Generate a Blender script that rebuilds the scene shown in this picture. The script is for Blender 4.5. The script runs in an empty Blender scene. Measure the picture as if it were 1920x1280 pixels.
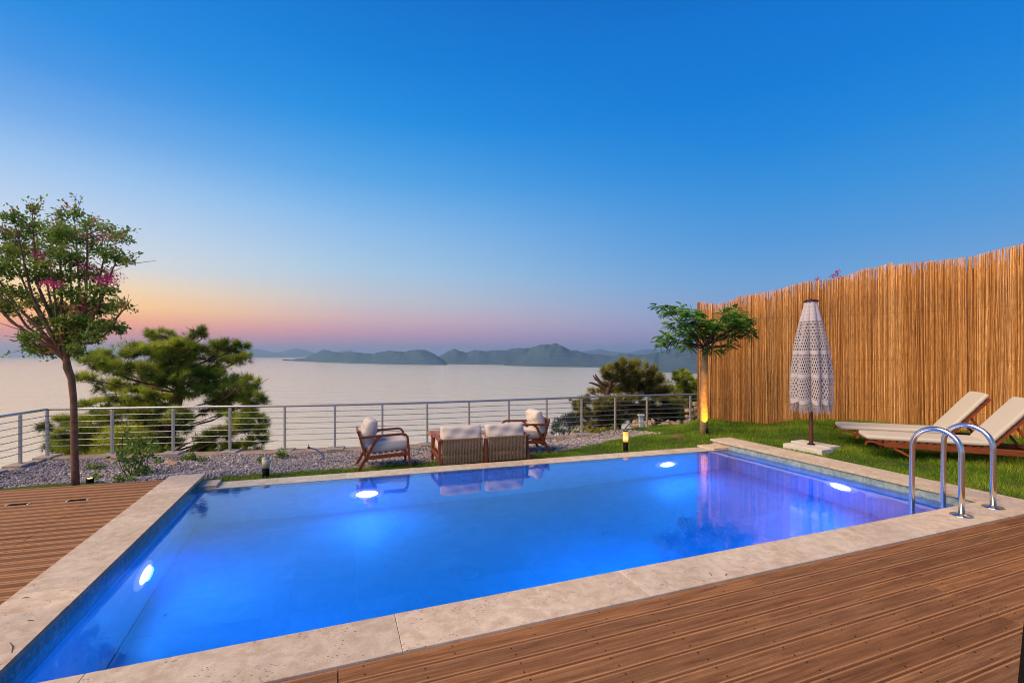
import bpy, math, random
import numpy as np
from mathutils import Vector, Matrix

random.seed(7)
rng = np.random.default_rng(7)
SC = bpy.context.scene
COL = SC.collection
R = math.radians

# ------------------------------------------------------------------ camera
F = 870.0          # focal length in photo pixels (1920 wide)
HOR = 666.0        # photo row of the horizon (level camera, shifted lens)
EYE = 1.6
cam = bpy.data.cameras.new('camera')
cam.sensor_width = 36.0
cam.lens = F / 1920.0 * 36.0
cam.shift_y = (HOR - 640.0) / 1920.0
cam.clip_start = 0.05
cam.clip_end = 200000.0
camo = bpy.data.objects.new('camera', cam)
camo.location = (0, 0, EYE)
camo.rotation_euler = (R(90), 0, 0)
COL.objects.link(camo)
SC.camera = camo

def lin(c):
    out = []
    for v in c:
        v = v / 255.0
        out.append(v / 12.92 if v <= 0.04045 else ((v + 0.055) / 1.055) ** 2.4)
    return tuple(out)

# ------------------------------------------------------------------ sky
SUN_AZ = -52.0     # degrees from straight ahead, negative = left: the sun has just set there
def make_world():
    w = bpy.data.worlds.new('World'); SC.world = w; w.use_nodes = True
    nt = w.node_tree; N = nt.nodes; L = nt.links
    N.clear()
    out = N.new('ShaderNodeOutputWorld'); bg = N.new('ShaderNodeBackground')
    tc = N.new('ShaderNodeTexCoord'); sep = N.new('ShaderNodeSeparateXYZ')
    L.new(tc.outputs['Generated'], sep.inputs[0])
    def ramp(stops):
        r = N.new('ShaderNodeValToRGB'); cr = r.color_ramp; cr.interpolation = 'LINEAR'
        while len(cr.elements) > 1: cr.elements.remove(cr.elements[-1])
        first = True
        for e, c in stops:
            p = max(0.0, math.sin(R(e)))
            el = cr.elements[0] if first else cr.elements.new(p)
            first = False
            el.position = p; el.color = (*lin(c), 1)
        L.new(sep.outputs['Z'], r.inputs[0])
        return r
    A = ramp([(0, (190,150,160)), (0.9, (206,150,156)), (2.0, (246,150,134)), (3.1, (272,176,116)), (4.6, (278,218,130)),
              (6.2, (262,226,172)), (8.4, (224,226,226)), (12, (197,216,240)), (16, (160,200,242)), (20, (112,172,236)),
              (24, (66,150,230)), (28, (26,138,226)), (36, (0,122,216)), (50, (0,84,178)), (90, (0,60,140))])
    B = ramp([(0, (130,146,188)), (1.6, (146,150,200)), (3.2, (150,160,205)), (5, (138,166,212)), (8, (112,166,220)), (12, (84,156,222)),
              (17, (54,146,222)), (22, (24,134,220)), (27, (4,124,216)), (33, (0,116,210)), (45, (0,84,178)), (90, (0,60,140))])
    Mr = ramp([(0, (160,150,188)), (1.4, (186,148,182)), (2.8, (214,162,180)), (4.2, (222,184,188)), (6.5, (206,204,210)), (10, (176,208,232)), (15, (142,192,238)),
               (20, (90,170,234)), (26, (34,146,228)), (32, (0,128,218)), (38, (0,114,208)), (50, (0,84,178)), (90, (0,60,140))])
    cx = N.new('ShaderNodeCombineXYZ'); L.new(sep.outputs['X'], cx.inputs[0]); L.new(sep.outputs['Y'], cx.inputs[1])
    nm = N.new('ShaderNodeVectorMath'); nm.operation = 'NORMALIZE'; L.new(cx.outputs[0], nm.inputs[0])
    dt = N.new('ShaderNodeVectorMath'); dt.operation = 'DOT_PRODUCT'; L.new(nm.outputs[0], dt.inputs[0])
    dt.inputs[1].default_value = (math.sin(R(SUN_AZ)), math.cos(R(SUN_AZ)), 0)
    ac = N.new('ShaderNodeMath'); ac.operation = 'ARCCOSINE'; L.new(dt.outputs['Value'], ac.inputs[0])
    def blend(lo, hi, c0, c1):
        mr = N.new('ShaderNodeMapRange'); mr.interpolation_type = 'SMOOTHSTEP'; mr.inputs['From Min'].default_value = R(lo); mr.inputs['From Max'].default_value = R(hi)
        L.new(ac.outputs[0], mr.inputs['Value'])
        m_ = N.new('ShaderNodeMix'); m_.data_type = 'RGBA'; L.new(mr.outputs[0], m_.inputs[0]); L.new(c0, m_.inputs[6]); L.new(c1, m_.inputs[7]); return m_
    mx = blend(3, 38, A.outputs[0], Mr.outputs[0]); mx = blend(22, 84, mx.outputs[2], B.outputs[0])
    # the physical twilight sky under it
    sky = N.new('ShaderNodeTexSky'); sky.sky_type = 'NISHITA'; sky.sun_disc = False
    sky.sun_elevation = R(1.5); sky.sun_rotation = R(SUN_AZ)
    sky.altitude = 100; sky.dust_density = 2.0
    bg2 = N.new('ShaderNodeBackground'); bg2.inputs[1].default_value = 0.003
    L.new(sky.outputs[0], bg2.inputs[0])
    add = N.new('ShaderNodeAddShader')
    L.new(mx.outputs[2], bg.inputs[0]); bg.inputs[1].default_value = 1.0
    L.new(bg.outputs[0], add.inputs[0]); L.new(bg2.outputs[0], add.inputs[1])
    L.new(add.outputs[0], out.inputs[0])
make_world()

# the warm afterglow: a very broad soft sun
sl = bpy.data.lights.new('afterglow_sun', 'SUN'); sl.energy = 5.0; sl.angle = R(50); sl.color = (1.0, 0.71, 0.40)
slo = bpy.data.objects.new('afterglow_sun', sl); COL.objects.link(slo)
_d = Vector((math.sin(R(-118)) * math.cos(R(44)), math.cos(R(-118)) * math.cos(R(44)), math.sin(R(44))))
slo.rotation_euler = _d.to_track_quat('Z', 'Y').to_euler()
slo.location = _d * 30

vs = SC.view_settings
vs.view_transform = 'Standard'; vs.look = 'None'; vs.exposure = 0.0; vs.gamma = 1.0; vs.use_curve_mapping = False
SC.render.engine = 'CYCLES'
cy = SC.cycles
cy.use_denoising = True
cy.filter_width = 1.05
cy.max_bounces = 8; cy.diffuse_bounces = 3; cy.glossy_bounces = 4; cy.transmission_bounces = 6; cy.transparent_max_bounces = 12
cy.volume_bounces = 0
cy.caustics_refractive = False; cy.caustics_reflective = False
cy.sample_clamp_indirect = 6.0

# ------------------------------------------------------------------ helpers
def G(px, py, z=0.0):
    "where the sight line through a photo pixel meets the level z"
    Y = F * (EYE - z) / (py - HOR)
    return Vector(((px - 960.0) * Y / F, Y, z))
def P(px, py, Y):
    return Vector(((px - 960.0) * Y / F, Y, EYE - (py - HOR) * Y / F))

def tag(o, label=None, cat=None, group=None, kind=None):
    if label: o['label'] = label
    if cat: o['category'] = cat
    if group: o['group'] = group
    if kind: o['kind'] = kind
    return o
def empty(name, loc=(0, 0, 0), rz=0.0):
    o = bpy.data.objects.new(name, None); COL.objects.link(o)
    o.location = loc; o.rotation_euler = (0, 0, rz); o.empty_display_size = 0.1
    return o
def children(o): return [c for c in COL.objects if c.parent == o]
def copy_tree(o, parent=None):
    kids = children(o)
    c = o.copy(); COL.objects.link(c)
    if parent is not None: c.parent = parent
    for k in kids: copy_tree(k, c)
    return c

class MB:
    def __init__(s): s.v = []; s.f = []
    def add(s, vs, fs):
        b = len(s.v); s.v += [tuple(v) for v in vs]; s.f += [tuple(i + b for i in f) for f in fs]; return s
    def box(s, c, size, M=None, ch=0.0):
        hx, hy, hz = size[0] / 2, size[1] / 2, size[2] / 2
        c = Vector(c); M = M or Matrix.Identity(3)
        if ch <= 0:
            vs = [c + M @ Vector((sx * hx, sy * hy, sz * hz)) for sz in (-1, 1) for sy in (-1, 1) for sx in (-1, 1)]
            return s.add(vs, [(0,2,3,1), (4,5,7,6), (0,1,5,4), (2,6,7,3), (0,4,6,2), (1,3,7,5)])
        b = min(ch, hx * .9, hy * .9, hz * .9)
        rings = [(-hz, hx - b, hy - b), (-hz + b, hx, hy), (hz - b, hx, hy), (hz, hx - b, hy - b)]
        vs = []
        for z, x, y in rings:
            q = b if abs(x - hx) < 1e-9 else b * .5
            for (ax, ay) in ((x, y - q), (x - q, y), (-x + q, y), (-x, y - q), (-x, -y + q), (-x + q, -y), (x - q, -y), (x, -y + q)):
                vs.append(c + M @ Vector((ax, ay, z)))
        fs = []
        for k in range(3):
            for i in range(8):
                j = (i + 1) % 8
                fs.append((k*8+i, k*8+j, k*8+8+j, k*8+8+i))
        fs.append(tuple(range(7, -1, -1))); fs.append(tuple(range(24, 32)))
        return s.add(vs, fs)
    def beam(s, a, b, w, h, up=(0, 0, 1), ch=0.0):
        a, b = Vector(a), Vector(b); d = b - a; L = d.length; d.normalize()
        u = Vector(up); side = u.cross(d)
        if side.length < 1e-4: side = Vector((1, 0, 0)).cross(d)
        side.normalize(); u = d.cross(side).normalized()
        M = Matrix((d, side, u)).transposed()
        return s.box((a + b) / 2, (L, w, h), M, ch)
    def tube(s, pts, r, n=8, cap=True):
        pts = [Vector(p) for p in pts]; m = len(pts)
        rr = r if isinstance(r, (list, tuple)) else [r] * m
        d0 = (pts[1] - pts[0]).normalized()
        ref = Vector((0, 0, 1)) if abs(d0.z) < .9 else Vector((1, 0, 0))
        u = ref.cross(d0).normalized(); vs = []
        for i in range(m):
            d = (pts[min(i+1, m-1)] - pts[max(i-1, 0)]).normalized()
            u = (u - d * u.dot(d)).normalized(); w = d.cross(u)
            for k in range(n):
                a = 2 * math.pi * k / n
                vs.append(pts[i] + (u * math.cos(a) + w * math.sin(a)) * rr[i])
        fs = [(i*n+k, i*n+(k+1) % n, (i+1)*n+(k+1) % n, (i+1)*n+k) for i in range(m-1) for k in range(n)]
        if cap: fs += [tuple(range(n-1, -1, -1)), tuple((m-1)*n+k for k in range(n))]
        return s.add(vs, fs)
    def sweep_rect(s, pts, w, h, side):
        "rectangular bar along a planar path; side = the constant sideways direction"
        pts = [Vector(p) for p in pts]; side = Vector(side).normalized(); m = len(pts); vs = []
        for i in range(m):
            d = (pts[min(i+1, m-1)] - pts[max(i-1, 0)]).normalized(); u = d.cross(side).normalized()
            for (a, b) in ((-1, -1), (1, -1), (1, 1), (-1, 1)):
                vs.append(pts[i] + side * (a * w / 2) + u * (b * h / 2))
        fs = [(i*4+k, i*4+(k+1) % 4, (i+1)*4+(k+1) % 4, (i+1)*4+k) for i in range(m-1) for k in range(4)]
        fs += [(3, 2, 1, 0), tuple((m-1)*4+k for k in range(4))]
        return s.add(vs, fs)
    def lathe(s, prof, n=20, c=(0, 0, 0)):
        c = Vector(c); m = len(prof); vs = []
        for r, z in prof:
            for k in range(n):
                a = 2 * math.pi * k / n; vs.append(c + Vector((r * math.cos(a), r * math.sin(a), z)))
        fs = [(i*n+k, i*n+(k+1) % n, (i+1)*n+(k+1) % n, (i+1)*n+k) for i in range(m-1) for k in range(n)]
        fs += [tuple(range(n-1, -1, -1)), tuple((m-1)*n+k for k in range(n))]
        return s.add(vs, fs)
    def prism(s, poly, z0, z1, ch=0.0):
        n = len(poly); zz = [(z0, 0.0), (z1 - ch, 0.0)] + ([(z1, ch)] if ch > 0 else [])
        cx = sum(p[0] for p in poly) / n; cyy = sum(p[1] for p in poly) / n
        vs = []
        for z, ins in zz:
            for p in poly:
                d = Vector((cx - p[0], cyy - p[1])); 
                if ins: d = d.normalized() * ins * 1.4
                else: d = Vector((0, 0))
                vs.append((p[0] + d.x, p[1] + d.y, z))
        m = len(zz)
        fs = [(i*n+k, i*n+(k+1) % n, (i+1)*n+(k+1) % n, (i+1)*n+k) for i in range(m-1) for k in range(n)]
        fs += [tuple(range(n-1, -1, -1)), tuple((m-1)*n+k for k in range(n))]
        return s.add(vs, fs)
    def cushion(s, size, M=None, c=(0, 0, 0), e=0.28, n=14, puff=0.0, wr=0.0, pw=6):
        "soft box: two bulging sheets meeting in a seam"
        M = M or Matrix.Identity(3); c = Vector(c); hx, hy, hz = size[0]/2, size[1]/2, size[2]/2
        idx = {}; vs = []
        def t(i):
            a = i / n * 2 - 1
            return math.copysign(1 - (1 - abs(a)) ** 1.7, a)
        ph = random.random() * 9
        for sgn in (1, -1):
            for i in range(n + 1):
                for j in range(n + 1):
                    border = i in (0, n) or j in (0, n)
                    if border and sgn == -1: idx[(sgn, i, j)] = idx[(1, i, j)]; continue
                    x, y = t(i), t(j)
                    k = max(0.0, (1 - abs(x) ** pw) * (1 - abs(y) ** pw)) ** e
                    z = sgn * hz * k * (1 + puff * (1 - x * x) * (1 - y * y))
                    z += wr * math.sin(7 * x + 3 * y + ph) * math.sin(5 * y - 2 * x + ph) * k
                    q = 1 - 0.05 * (1 - k) if not border else 0.985
                    pin = 1 - 0.03 * (abs(x) * abs(y)) ** 3
                    idx[(sgn, i, j)] = len(vs)
                    vs.append(c + M @ Vector((x * hx * q * pin, y * hy * q * pin, z)))
        fs = []
        for sgn in (1, -1):
            for i in range(n):
                for j in range(n):
                    q = (idx[(sgn, i, j)], idx[(sgn, i+1, j)], idx[(sgn, i+1, j+1)], idx[(sgn, i, j+1)])
                    fs.append(q if sgn == 1 else q[::-1])
        return s.add(vs, fs)
    def build(s, name, m, parent=None, smooth=False, loc=None, rz=None):
        me = bpy.data.meshes.new(name); me.from_pydata(s.v, [], s.f); me.materials.append(m)
        if smooth: me.polygons.foreach_set('use_smooth', [True] * len(me.polygons))
        me.update()
        o = bpy.data.objects.new(name, me); COL.objects.link(o)
        if parent is not None: o.parent = parent
        if loc is not None: o.location = loc
        if rz is not None: o.rotation_euler = (0, 0, rz)
        return o

def np_mesh(name, V, faces, m, parent=None, tint=None, smooth=False):
    "V (n,3); faces (k,3) or (k,4) int array"
    me = bpy.data.meshes.new(name); k, w = faces.shape
    me.vertices.add(len(V)); me.vertices.foreach_set('co', np.ascontiguousarray(V, dtype=np.float32).ravel())
    me.loops.add(k * w); me.loops.foreach_set('vertex_index', faces.astype(np.int32).ravel())
    me.polygons.add(k); me.polygons.foreach_set('loop_start', (np.arange(k) * w).astype(np.int32))
    me.polygons.foreach_set('use_smooth', np.full(k, smooth))
    me.update(calc_edges=True)
    if tint is not None:
        at = me.attributes.new('tint', 'FLOAT', 'POINT'); at.data.foreach_set('value', tint.astype(np.float32))
    me.materials.append(m)
    o = bpy.data.objects.new(name, me); COL.objects.link(o)
    if parent is not None: o.parent = parent
    return o

# ------------------------------------------------------------------ materials
MATS = {}
class NT:
    "small node-tree writer"
    def __init__(s, name):
        s.m = bpy.data.materials.new(name); s.m.use_nodes = True; s.t = s.m.node_tree
        s.b = s.t.nodes['Principled BSDF']; s.out = s.t.nodes['Material Output']
    def n(s, typ, **kw):
        x = s.t.nodes.new('ShaderNode' + typ)
        for k, v in kw.items():
            if hasattr(x, k): setattr(x, k, v)
            else: x.inputs[k.replace('_', ' ')].default_value = v
        return x
    def l(s, a, b): s.t.links.new(a, b)
    def coord(s, kind='Object', scale=(1, 1, 1)):
        tc = s.n('TexCoord'); mp = s.n('Mapping'); s.l(tc.outputs[kind], mp.inputs[0]); mp.inputs['Scale'].default_value = scale
        return mp.outputs[0]
    def noise(s, vec, scale, detail=4, rough=.55, dist=0.0):
        x = s.n('TexNoise'); s.l(vec, x.inputs['Vector']); x.inputs['Scale'].default_value = scale
        x.inputs['Detail'].default_value = detail; x.inputs['Roughness'].default_value = rough; x.inputs['Distortion'].default_value = dist
        return x.outputs['Fac']
    def ramp(s, fac, stops):
        r = s.n('ValToRGB'); cr = r.color_ramp
        cr.elements[0].position, cr.elements[0].color = stops[0][0], (*stops[0][1], 1)
        cr.elements[1].position, cr.elements[1].color = stops[-1][0], (*stops[-1][1], 1)
        for p, c in stops[1:-1]:
            e = cr.elements.new(p); e.color = (*c, 1)
        s.l(fac, r.inputs[0]); return r.outputs[0]
    def mix(s, fac, a, b, mode='MIX'):
        x = s.n('Mix'); x.data_type = 'RGBA'; x.blend_type = mode
        for sock, v in ((x.inputs[0], fac), (x.inputs[6], a), (x.inputs[7], b)):
            if isinstance(v, (int, float)): sock.default_value = v
            elif isinstance(v, tuple): sock.default_value = (*v, 1)
            else: s.l(v, sock)
        return x.outputs[2]
    def math(s, op, a, b=0.0):
        x = s.n('Math'); x.operation = op
        for sock, v in ((x.inputs[0], a), (x.inputs[1], b)):
            if isinstance(v, (int, float)): sock.default_value = v
            else: s.l(v, sock)
        return x.outputs[0]
    def bump(s, h, strength=.3, dist=.01, prev=None):
        x = s.n('Bump'); x.inputs['Strength'].default_value = strength; x.inputs['Distance'].default_value = dist
        s.l(h, x.inputs['Height'])
        if prev is not None: s.l(prev, x.inputs['Normal'])
        return x.outputs[0]
    def done(s, color=None, rough=.6, metal=0.0, normal=None, spec=None):
        b = s.b
        if color is not None:
            if isinstance(color, tuple): b.inputs['Base Color'].default_value = (*color, 1)
            else: s.l(color, b.inputs['Base Color'])
        if isinstance(rough, (int, float)): b.inputs['Roughness'].default_value = rough
        else: s.l(rough, b.inputs['Roughness'])
        b.inputs['Metallic'].default_value = metal
        if normal is not None: s.l(normal, b.inputs['Normal'])
        if spec is not None: b.inputs['Specular IOR Level'].default_value = spec
        MATS[s.m.name] = s.m
        return s.m

def m_wood(name, dark, light, scale=1.0, groove=False, rough=.55, edge_w=.0465, edge_k=.38):
    t = NT(name); v = t.coord('Object', (1.2 * scale, 14 * scale, 14 * scale) if not groove else (1.0, 22, 22))
    oi = t.n('ObjectInfo')
    off = t.n('VectorMath'); off.operation = 'ADD'; t.l(v, off.inputs[0])
    cmb = t.n('CombineXYZ'); t.l(t.math('MULTIPLY', oi.outputs['Random'], 37.0), cmb.inputs[0]); t.l(t.math('MULTIPLY', oi.outputs['Random'], 91.0), cmb.inputs[1])
    t.l(cmb.outputs[0], off.inputs[1]); vv = off.outputs[0]
    g = t.noise(vv, 2.2, 8, .62, .6); g2 = t.noise(vv, .6, 3, .5)
    c = t.ramp(g, [(.32, dark), (.52, tuple((a + b) / 2 for a, b in zip(dark, light))), (.68, light)])
    c = t.mix(t.math('MULTIPLY', g2, .45), c, dark, 'MIX')
    rv = t.ramp(oi.outputs['Random'], [(0, (.68, .60, .54)), (.35, (1.08, 1.0, .93)), (.6, (.82, .82, .82)), (1, (1.32, 1.2, 1.06))])
    c = t.mix(1.0, c, rv, 'MULTIPLY')
    nb = t.bump(g, .25, .002)
    if groove:
        # weather: grey worn patches, dark knots
        w1 = t.coord('Object', (2.2, 7, 1)); kn = t.noise(off.outputs[0], .45, 3, .55)
        c = t.mix(t.ramp(kn, [(.60, (0, 0, 0)), (.72, (.5, .5, .5))]), c, (.10, .075, .055))
        tc = t.n('TexCoord'); sp = t.n('SeparateXYZ'); t.l(tc.outputs['Object'], sp.inputs[0])
        wv = t.math('SINE', t.math('MULTIPLY', sp.outputs['Y'], 2 * math.pi / .0075))
        nb = t.bump(wv, .8, .003, nb)
        ay = t.math('ABSOLUTE', sp.outputs['Y']); edge = t.ramp(ay, [(edge_w, (0, 0, 0)), (edge_w + .0025, (edge_k, edge_k, edge_k))])  # lighter plank margins: reflection off the smooth edges painted into the colour
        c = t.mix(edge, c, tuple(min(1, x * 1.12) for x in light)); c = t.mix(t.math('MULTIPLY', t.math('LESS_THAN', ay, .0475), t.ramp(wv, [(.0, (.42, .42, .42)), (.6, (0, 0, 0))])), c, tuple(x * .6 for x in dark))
        vo = t.n('TexVoronoi'); vo.inputs['Scale'].default_value = 9.0; t.l(w1, vo.inputs['Vector'])
        c = t.mix(t.ramp(vo.outputs['Distance'], [(.03, (.8, .8, .8)), (.07, (0, 0, 0))]), c, (.035, .02, .012))
        dg = t.noise(t.coord('Object', (5, 5, 5)), 1.3, 5, .6)
        c = t.mix(t.math('MULTIPLY', dg, .22), c, tuple(x * .8 + .02 for x in light))
    return t.done(c, rough, 0, nb, .15 if groove else .35)

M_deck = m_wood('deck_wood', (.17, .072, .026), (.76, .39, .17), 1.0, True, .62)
M_deck_sheen = m_wood('edge_sheen_deck_wood', (.12, .050, .018), (.70, .36, .16), 1.0, True, .62, .034, .85)  # same boards, with sky sheen painted into wider light margins
M_teak = m_wood('oiled_teak', (.17, .040, .012), (.36, .105, .036), 2.0, False, .42)
M_teak_light = m_wood('table_wood', (.25, .10, .04), (.45, .20, .08), 2.0, False, .45)
M_pole = m_wood('dark_stained_pole', (.05, .012, .008), (.12, .03, .018), 2.0, False, .4)

def m_travertine(name, base, alt, vein, k=1.0):
    t = NT(name); v = t.coord('Object', (1, 1, 1)); oi = t.n('ObjectInfo')
    off = t.n('VectorMath'); off.operation = 'ADD'; t.l(v, off.inputs[0]); c0 = t.n('CombineXYZ')
    t.l(t.math('MULTIPLY', oi.outputs['Random'], 53.0), c0.inputs[0]); t.l(c0.outputs[0], off.inputs[1]); v = off.outputs[0]
    a = t.noise(v, 2.6, 5, .6, 1.2); b = t.noise(v, 11, 6, .65, .4)
    c = t.ramp(a, [(.30, alt), (.5, base), (.70, vein)])
    c = t.mix(t.ramp(b, [(.40, (0, 0, 0)), (.62, (.7, .7, .7))]), c, tuple(min(1, x * 1.28) for x in vein)); bl = t.noise(v, 1.1, 3, .5); c = t.mix(t.ramp(bl, [(.42, (.2, .2, .2)), (.6, (0, 0, 0))]), c, tuple(x * .62 for x in alt))
    w = t.n('TexVoronoi'); w.inputs['Scale'].default_value = 46; w.inputs['Randomness'].default_value = 1
    mp = t.n('Mapping'); t.l(v, mp.inputs[0]); mp.inputs['Scale'].default_value = (.6, 1.3, 1); t.l(mp.outputs[0], w.inputs['Vector'])
    gate = t.ramp(t.noise(v, 5, 3), [(.48, (0, 0, 0)), (.56, (1, 1, 1))])
    pit = t.ramp(w.outputs['Distance'], [(.10, (1, 1, 1)), (.22, (0, 0, 0))])
    pm = t.mix(1.0, pit, gate, 'MULTIPLY')
    c = t.mix(pm, c, (.10, .065, .045))
    fine = t.noise(v, 140, 4, .7)
    c = t.mix(t.ramp(fine, [(.42, (.34, .34, .34)), (.6, (0, 0, 0))]), c, tuple(x * .5 for x in base))
    rv = t.ramp(oi.outputs['Random'], [(0, (.90, .88, .86)), (.5, (1, 1, 1)), (1, (1.06, 1.03, .98))])
    c = t.mix(1.0, c, rv, 'MULTIPLY')
    inv = t.math('SUBTRACT', 1.0, pm)
    n = t.bump(fine, .25, .002, t.bump(inv, .5, .004))
    return t.done(c, .72, 0, n, .3)
M_trav = m_travertine('travertine', (.60, .50, .38), (.52, .40, .29), (.66, .59, .48))
M_weir = m_travertine('lit_wet_stone', (.62, .58, .46), (.54, .50, .40), (.70, .66, .54))  # weir stone with the brightness of the lit water film painted in

def m_tile(name, cols, rough=.25, sc=1.0):
    t = NT(name); v = t.coord('Object', (sc, sc, sc)); oi = t.n('ObjectInfo')
    off = t.n('VectorMath'); off.operation = 'ADD'; t.l(v, off.inputs[0]); c0 = t.n('CombineXYZ')
    t.l(t.math('MULTIPLY', oi.outputs['Random'], 71.0), c0.inputs[1]); t.l(c0.outputs[0], off.inputs[1]); v = off.outputs[0]
    a = t.noise(v, 3.2, 7, .66, 1.8)
    c = t.ramp(a, [(.3, cols[0]), (.5, cols[1]), (.68, cols[2])])
    rv = t.ramp(oi.outputs['Random'], [(0, (.86, .9, .92)), (.5, (1, 1, 1)), (1, (1.05, 1.06, 1.06))])
    c = t.mix(1.0, c, rv, 'MULTIPLY')
    return t.done(c, rough, 0, t.bump(a, .15, .003), .5)
M_band = m_tile('blue_marble_tile', [(.12, .24, .30), (.30, .40, .45), (.50, .56, .58)], .3, 2.2)
M_bandl = m_tile('teal_marble_tile', [(.02, .16, .20), (.10, .30, .34), (.42, .52, .56)], .3, 4.0)
M_tile = m_tile('pool_floor_tile', [(.30, .56, .76), (.40, .66, .84), (.50, .74, .90)], .35, .8)
M_grout = NT('grout').done((.34, .58, .76), .8)

def m_plain(name, c, rough=.5, metal=0.0, nz=0.0, nscale=40, spec=None):
    t = NT(name)
    if nz > 0:
        v = t.coord('Object'); f = t.noise(v, nscale, 5, .6)
        lo = tuple(x * (1 - nz) for x in c); hi = tuple(min(1, x * (1 + nz)) for x in c)
        return t.done(t.ramp(f, [(.3, lo), (.7, hi)]), rough, metal, t.bump(f, .2, .003), spec)
    return t.done(c, rough, metal, None, spec)
M_steel = m_plain('brushed_steel', (.74, .69, .64), .20, 1.0)
M_rail = m_plain('satin_grey_metal', (.46, .46, .48), .38, .75)
M_post = m_plain('galvanised_post', (.52, .49, .46), .45, .55, .10, 30)
M_black = m_plain('black_plastic', (.010, .010, .012), .8, 0, 0, 40, .08)
M_fabric = m_plain('cream_canvas', (.66, .60, .54), .9, 0, .05, 160, .15)
M_lfabric = m_plain('beige_lounger_canvas', (.56, .53, .46), .9, 0, .05, 160, .15)
M_crochet = m_plain('white_cotton_crochet', (.50, .475, .53), .95, 0, .08, 120, .1)
M_rope = m_plain('taupe_rope', (.30, .20, .115), .9, 0, .25, 90, .1)
M_conc = m_plain('concrete', (.36, .33, .30), .85, 0, .22, 9, .2)
M_slab = m_plain('pale_marble_slab', (.62, .60, .55), .7, 0, .14, 7, .3)
M_wallc = m_plain('rough_render', (.34, .26, .20), .9, 0, .28, 5, .2)
M_stone = m_plain('field_stone', (.36, .26, .19), .9, 0, .35, 6, .2)
M_hose = m_plain('blue_hose_plastic', (.02, .16, .55), .35)
M_bark = m_plain('smooth_bark', (.22, .12, .07), .85, 0, .35, 14, .2)
M_pbark = m_plain('pine_bark', (.10, .06, .045), .9, 0, .4, 8, .2)
M_palmbark = m_plain('pale_bark', (.33, .22, .12), .85, 0, .3, 12, .2)

def m_leaf(name, stops, transl=.35, rough=.5):
    t = NT(name); at = t.n('Attribute'); at.attribute_name = 'tint'
    c = t.ramp(at.outputs['Fac'], stops)
    t.l(c, t.b.inputs['Base Color']); t.b.inputs['Roughness'].default_value = rough; t.b.inputs['Specular IOR Level'].default_value = .3
    tr = t.n('BsdfTranslucent'); t.l(c, tr.inputs[0]); mx = t.n('MixShader'); mx.inputs[0].default_value = transl
    t.l(t.b.outputs[0], mx.inputs[1]); t.l(tr.outputs[0], mx.inputs[2]); t.l(mx.outputs[0], t.out.inputs[0])
    return t.m
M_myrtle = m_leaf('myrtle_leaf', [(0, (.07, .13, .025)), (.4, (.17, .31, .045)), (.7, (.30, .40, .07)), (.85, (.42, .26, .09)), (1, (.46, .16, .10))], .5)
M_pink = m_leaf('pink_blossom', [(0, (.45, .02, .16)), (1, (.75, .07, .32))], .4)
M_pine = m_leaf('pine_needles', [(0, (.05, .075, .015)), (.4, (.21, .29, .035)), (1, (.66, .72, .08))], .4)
M_pine2 = m_leaf('olive_pine_needles', [(0, (.045, .05, .018)), (.4, (.20, .21, .04)), (1, (.56, .50, .10))], .35)
M_frond = m_leaf('feathery_leaf', [(0, (.04, .14, .03)), (.5, (.12, .34, .05)), (1, (.42, .65, .09))], .4)
M_shrub = m_leaf('shrub_leaf', [(0, (.06, .13, .03)), (.6, (.15, .30, .04)), (.9, (.3, .42, .07)), (1, (.5, .18, .07))], .35)
M_greysh = m_leaf('grey_green_leaf', [(0, (.035, .06, .045)), (1, (.11, .15, .11))], .3)
M_grass = m_leaf('grass_blade', [(0, (.04, .10, .008)), (.45, (.13, .29, .012)), (.85, (.32, .48, .03)), (.97, (.34, .34, .06)), (1, (.48, .34, .12))], .35, .6)
M_straw = m_leaf('dry_straw', [(0, (.30, .16, .06)), (1, (.48, .30, .12))], .2)
M_grav = NT('gravel_stone'); _a = M_grav.n('Attribute'); _a.attribute_name = 'tint'
M_grav = M_grav.done(M_grav.ramp(_a.outputs['Fac'], [(0, (.07, .06, .065)), (.3, (.25, .225, .235)), (.6, (.42, .39, .40)), (.85, (.52, .44, .40)), (1, (.9, .86, .82))]), .8, 0, None, .3)
_t = NT('reed'); _a = _t.n('Attribute'); _a.attribute_name = 'tint'; _v = _t.coord('Object', (1, 1, 1))
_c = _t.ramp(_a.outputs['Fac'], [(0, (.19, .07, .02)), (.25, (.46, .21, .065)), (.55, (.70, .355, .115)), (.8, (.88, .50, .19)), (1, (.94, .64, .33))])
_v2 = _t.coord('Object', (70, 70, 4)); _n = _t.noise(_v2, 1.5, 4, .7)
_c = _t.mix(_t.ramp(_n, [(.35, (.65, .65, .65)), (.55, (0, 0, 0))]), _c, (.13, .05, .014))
M_reed = _t.done(_c, .7, 0, None, .08)
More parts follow.
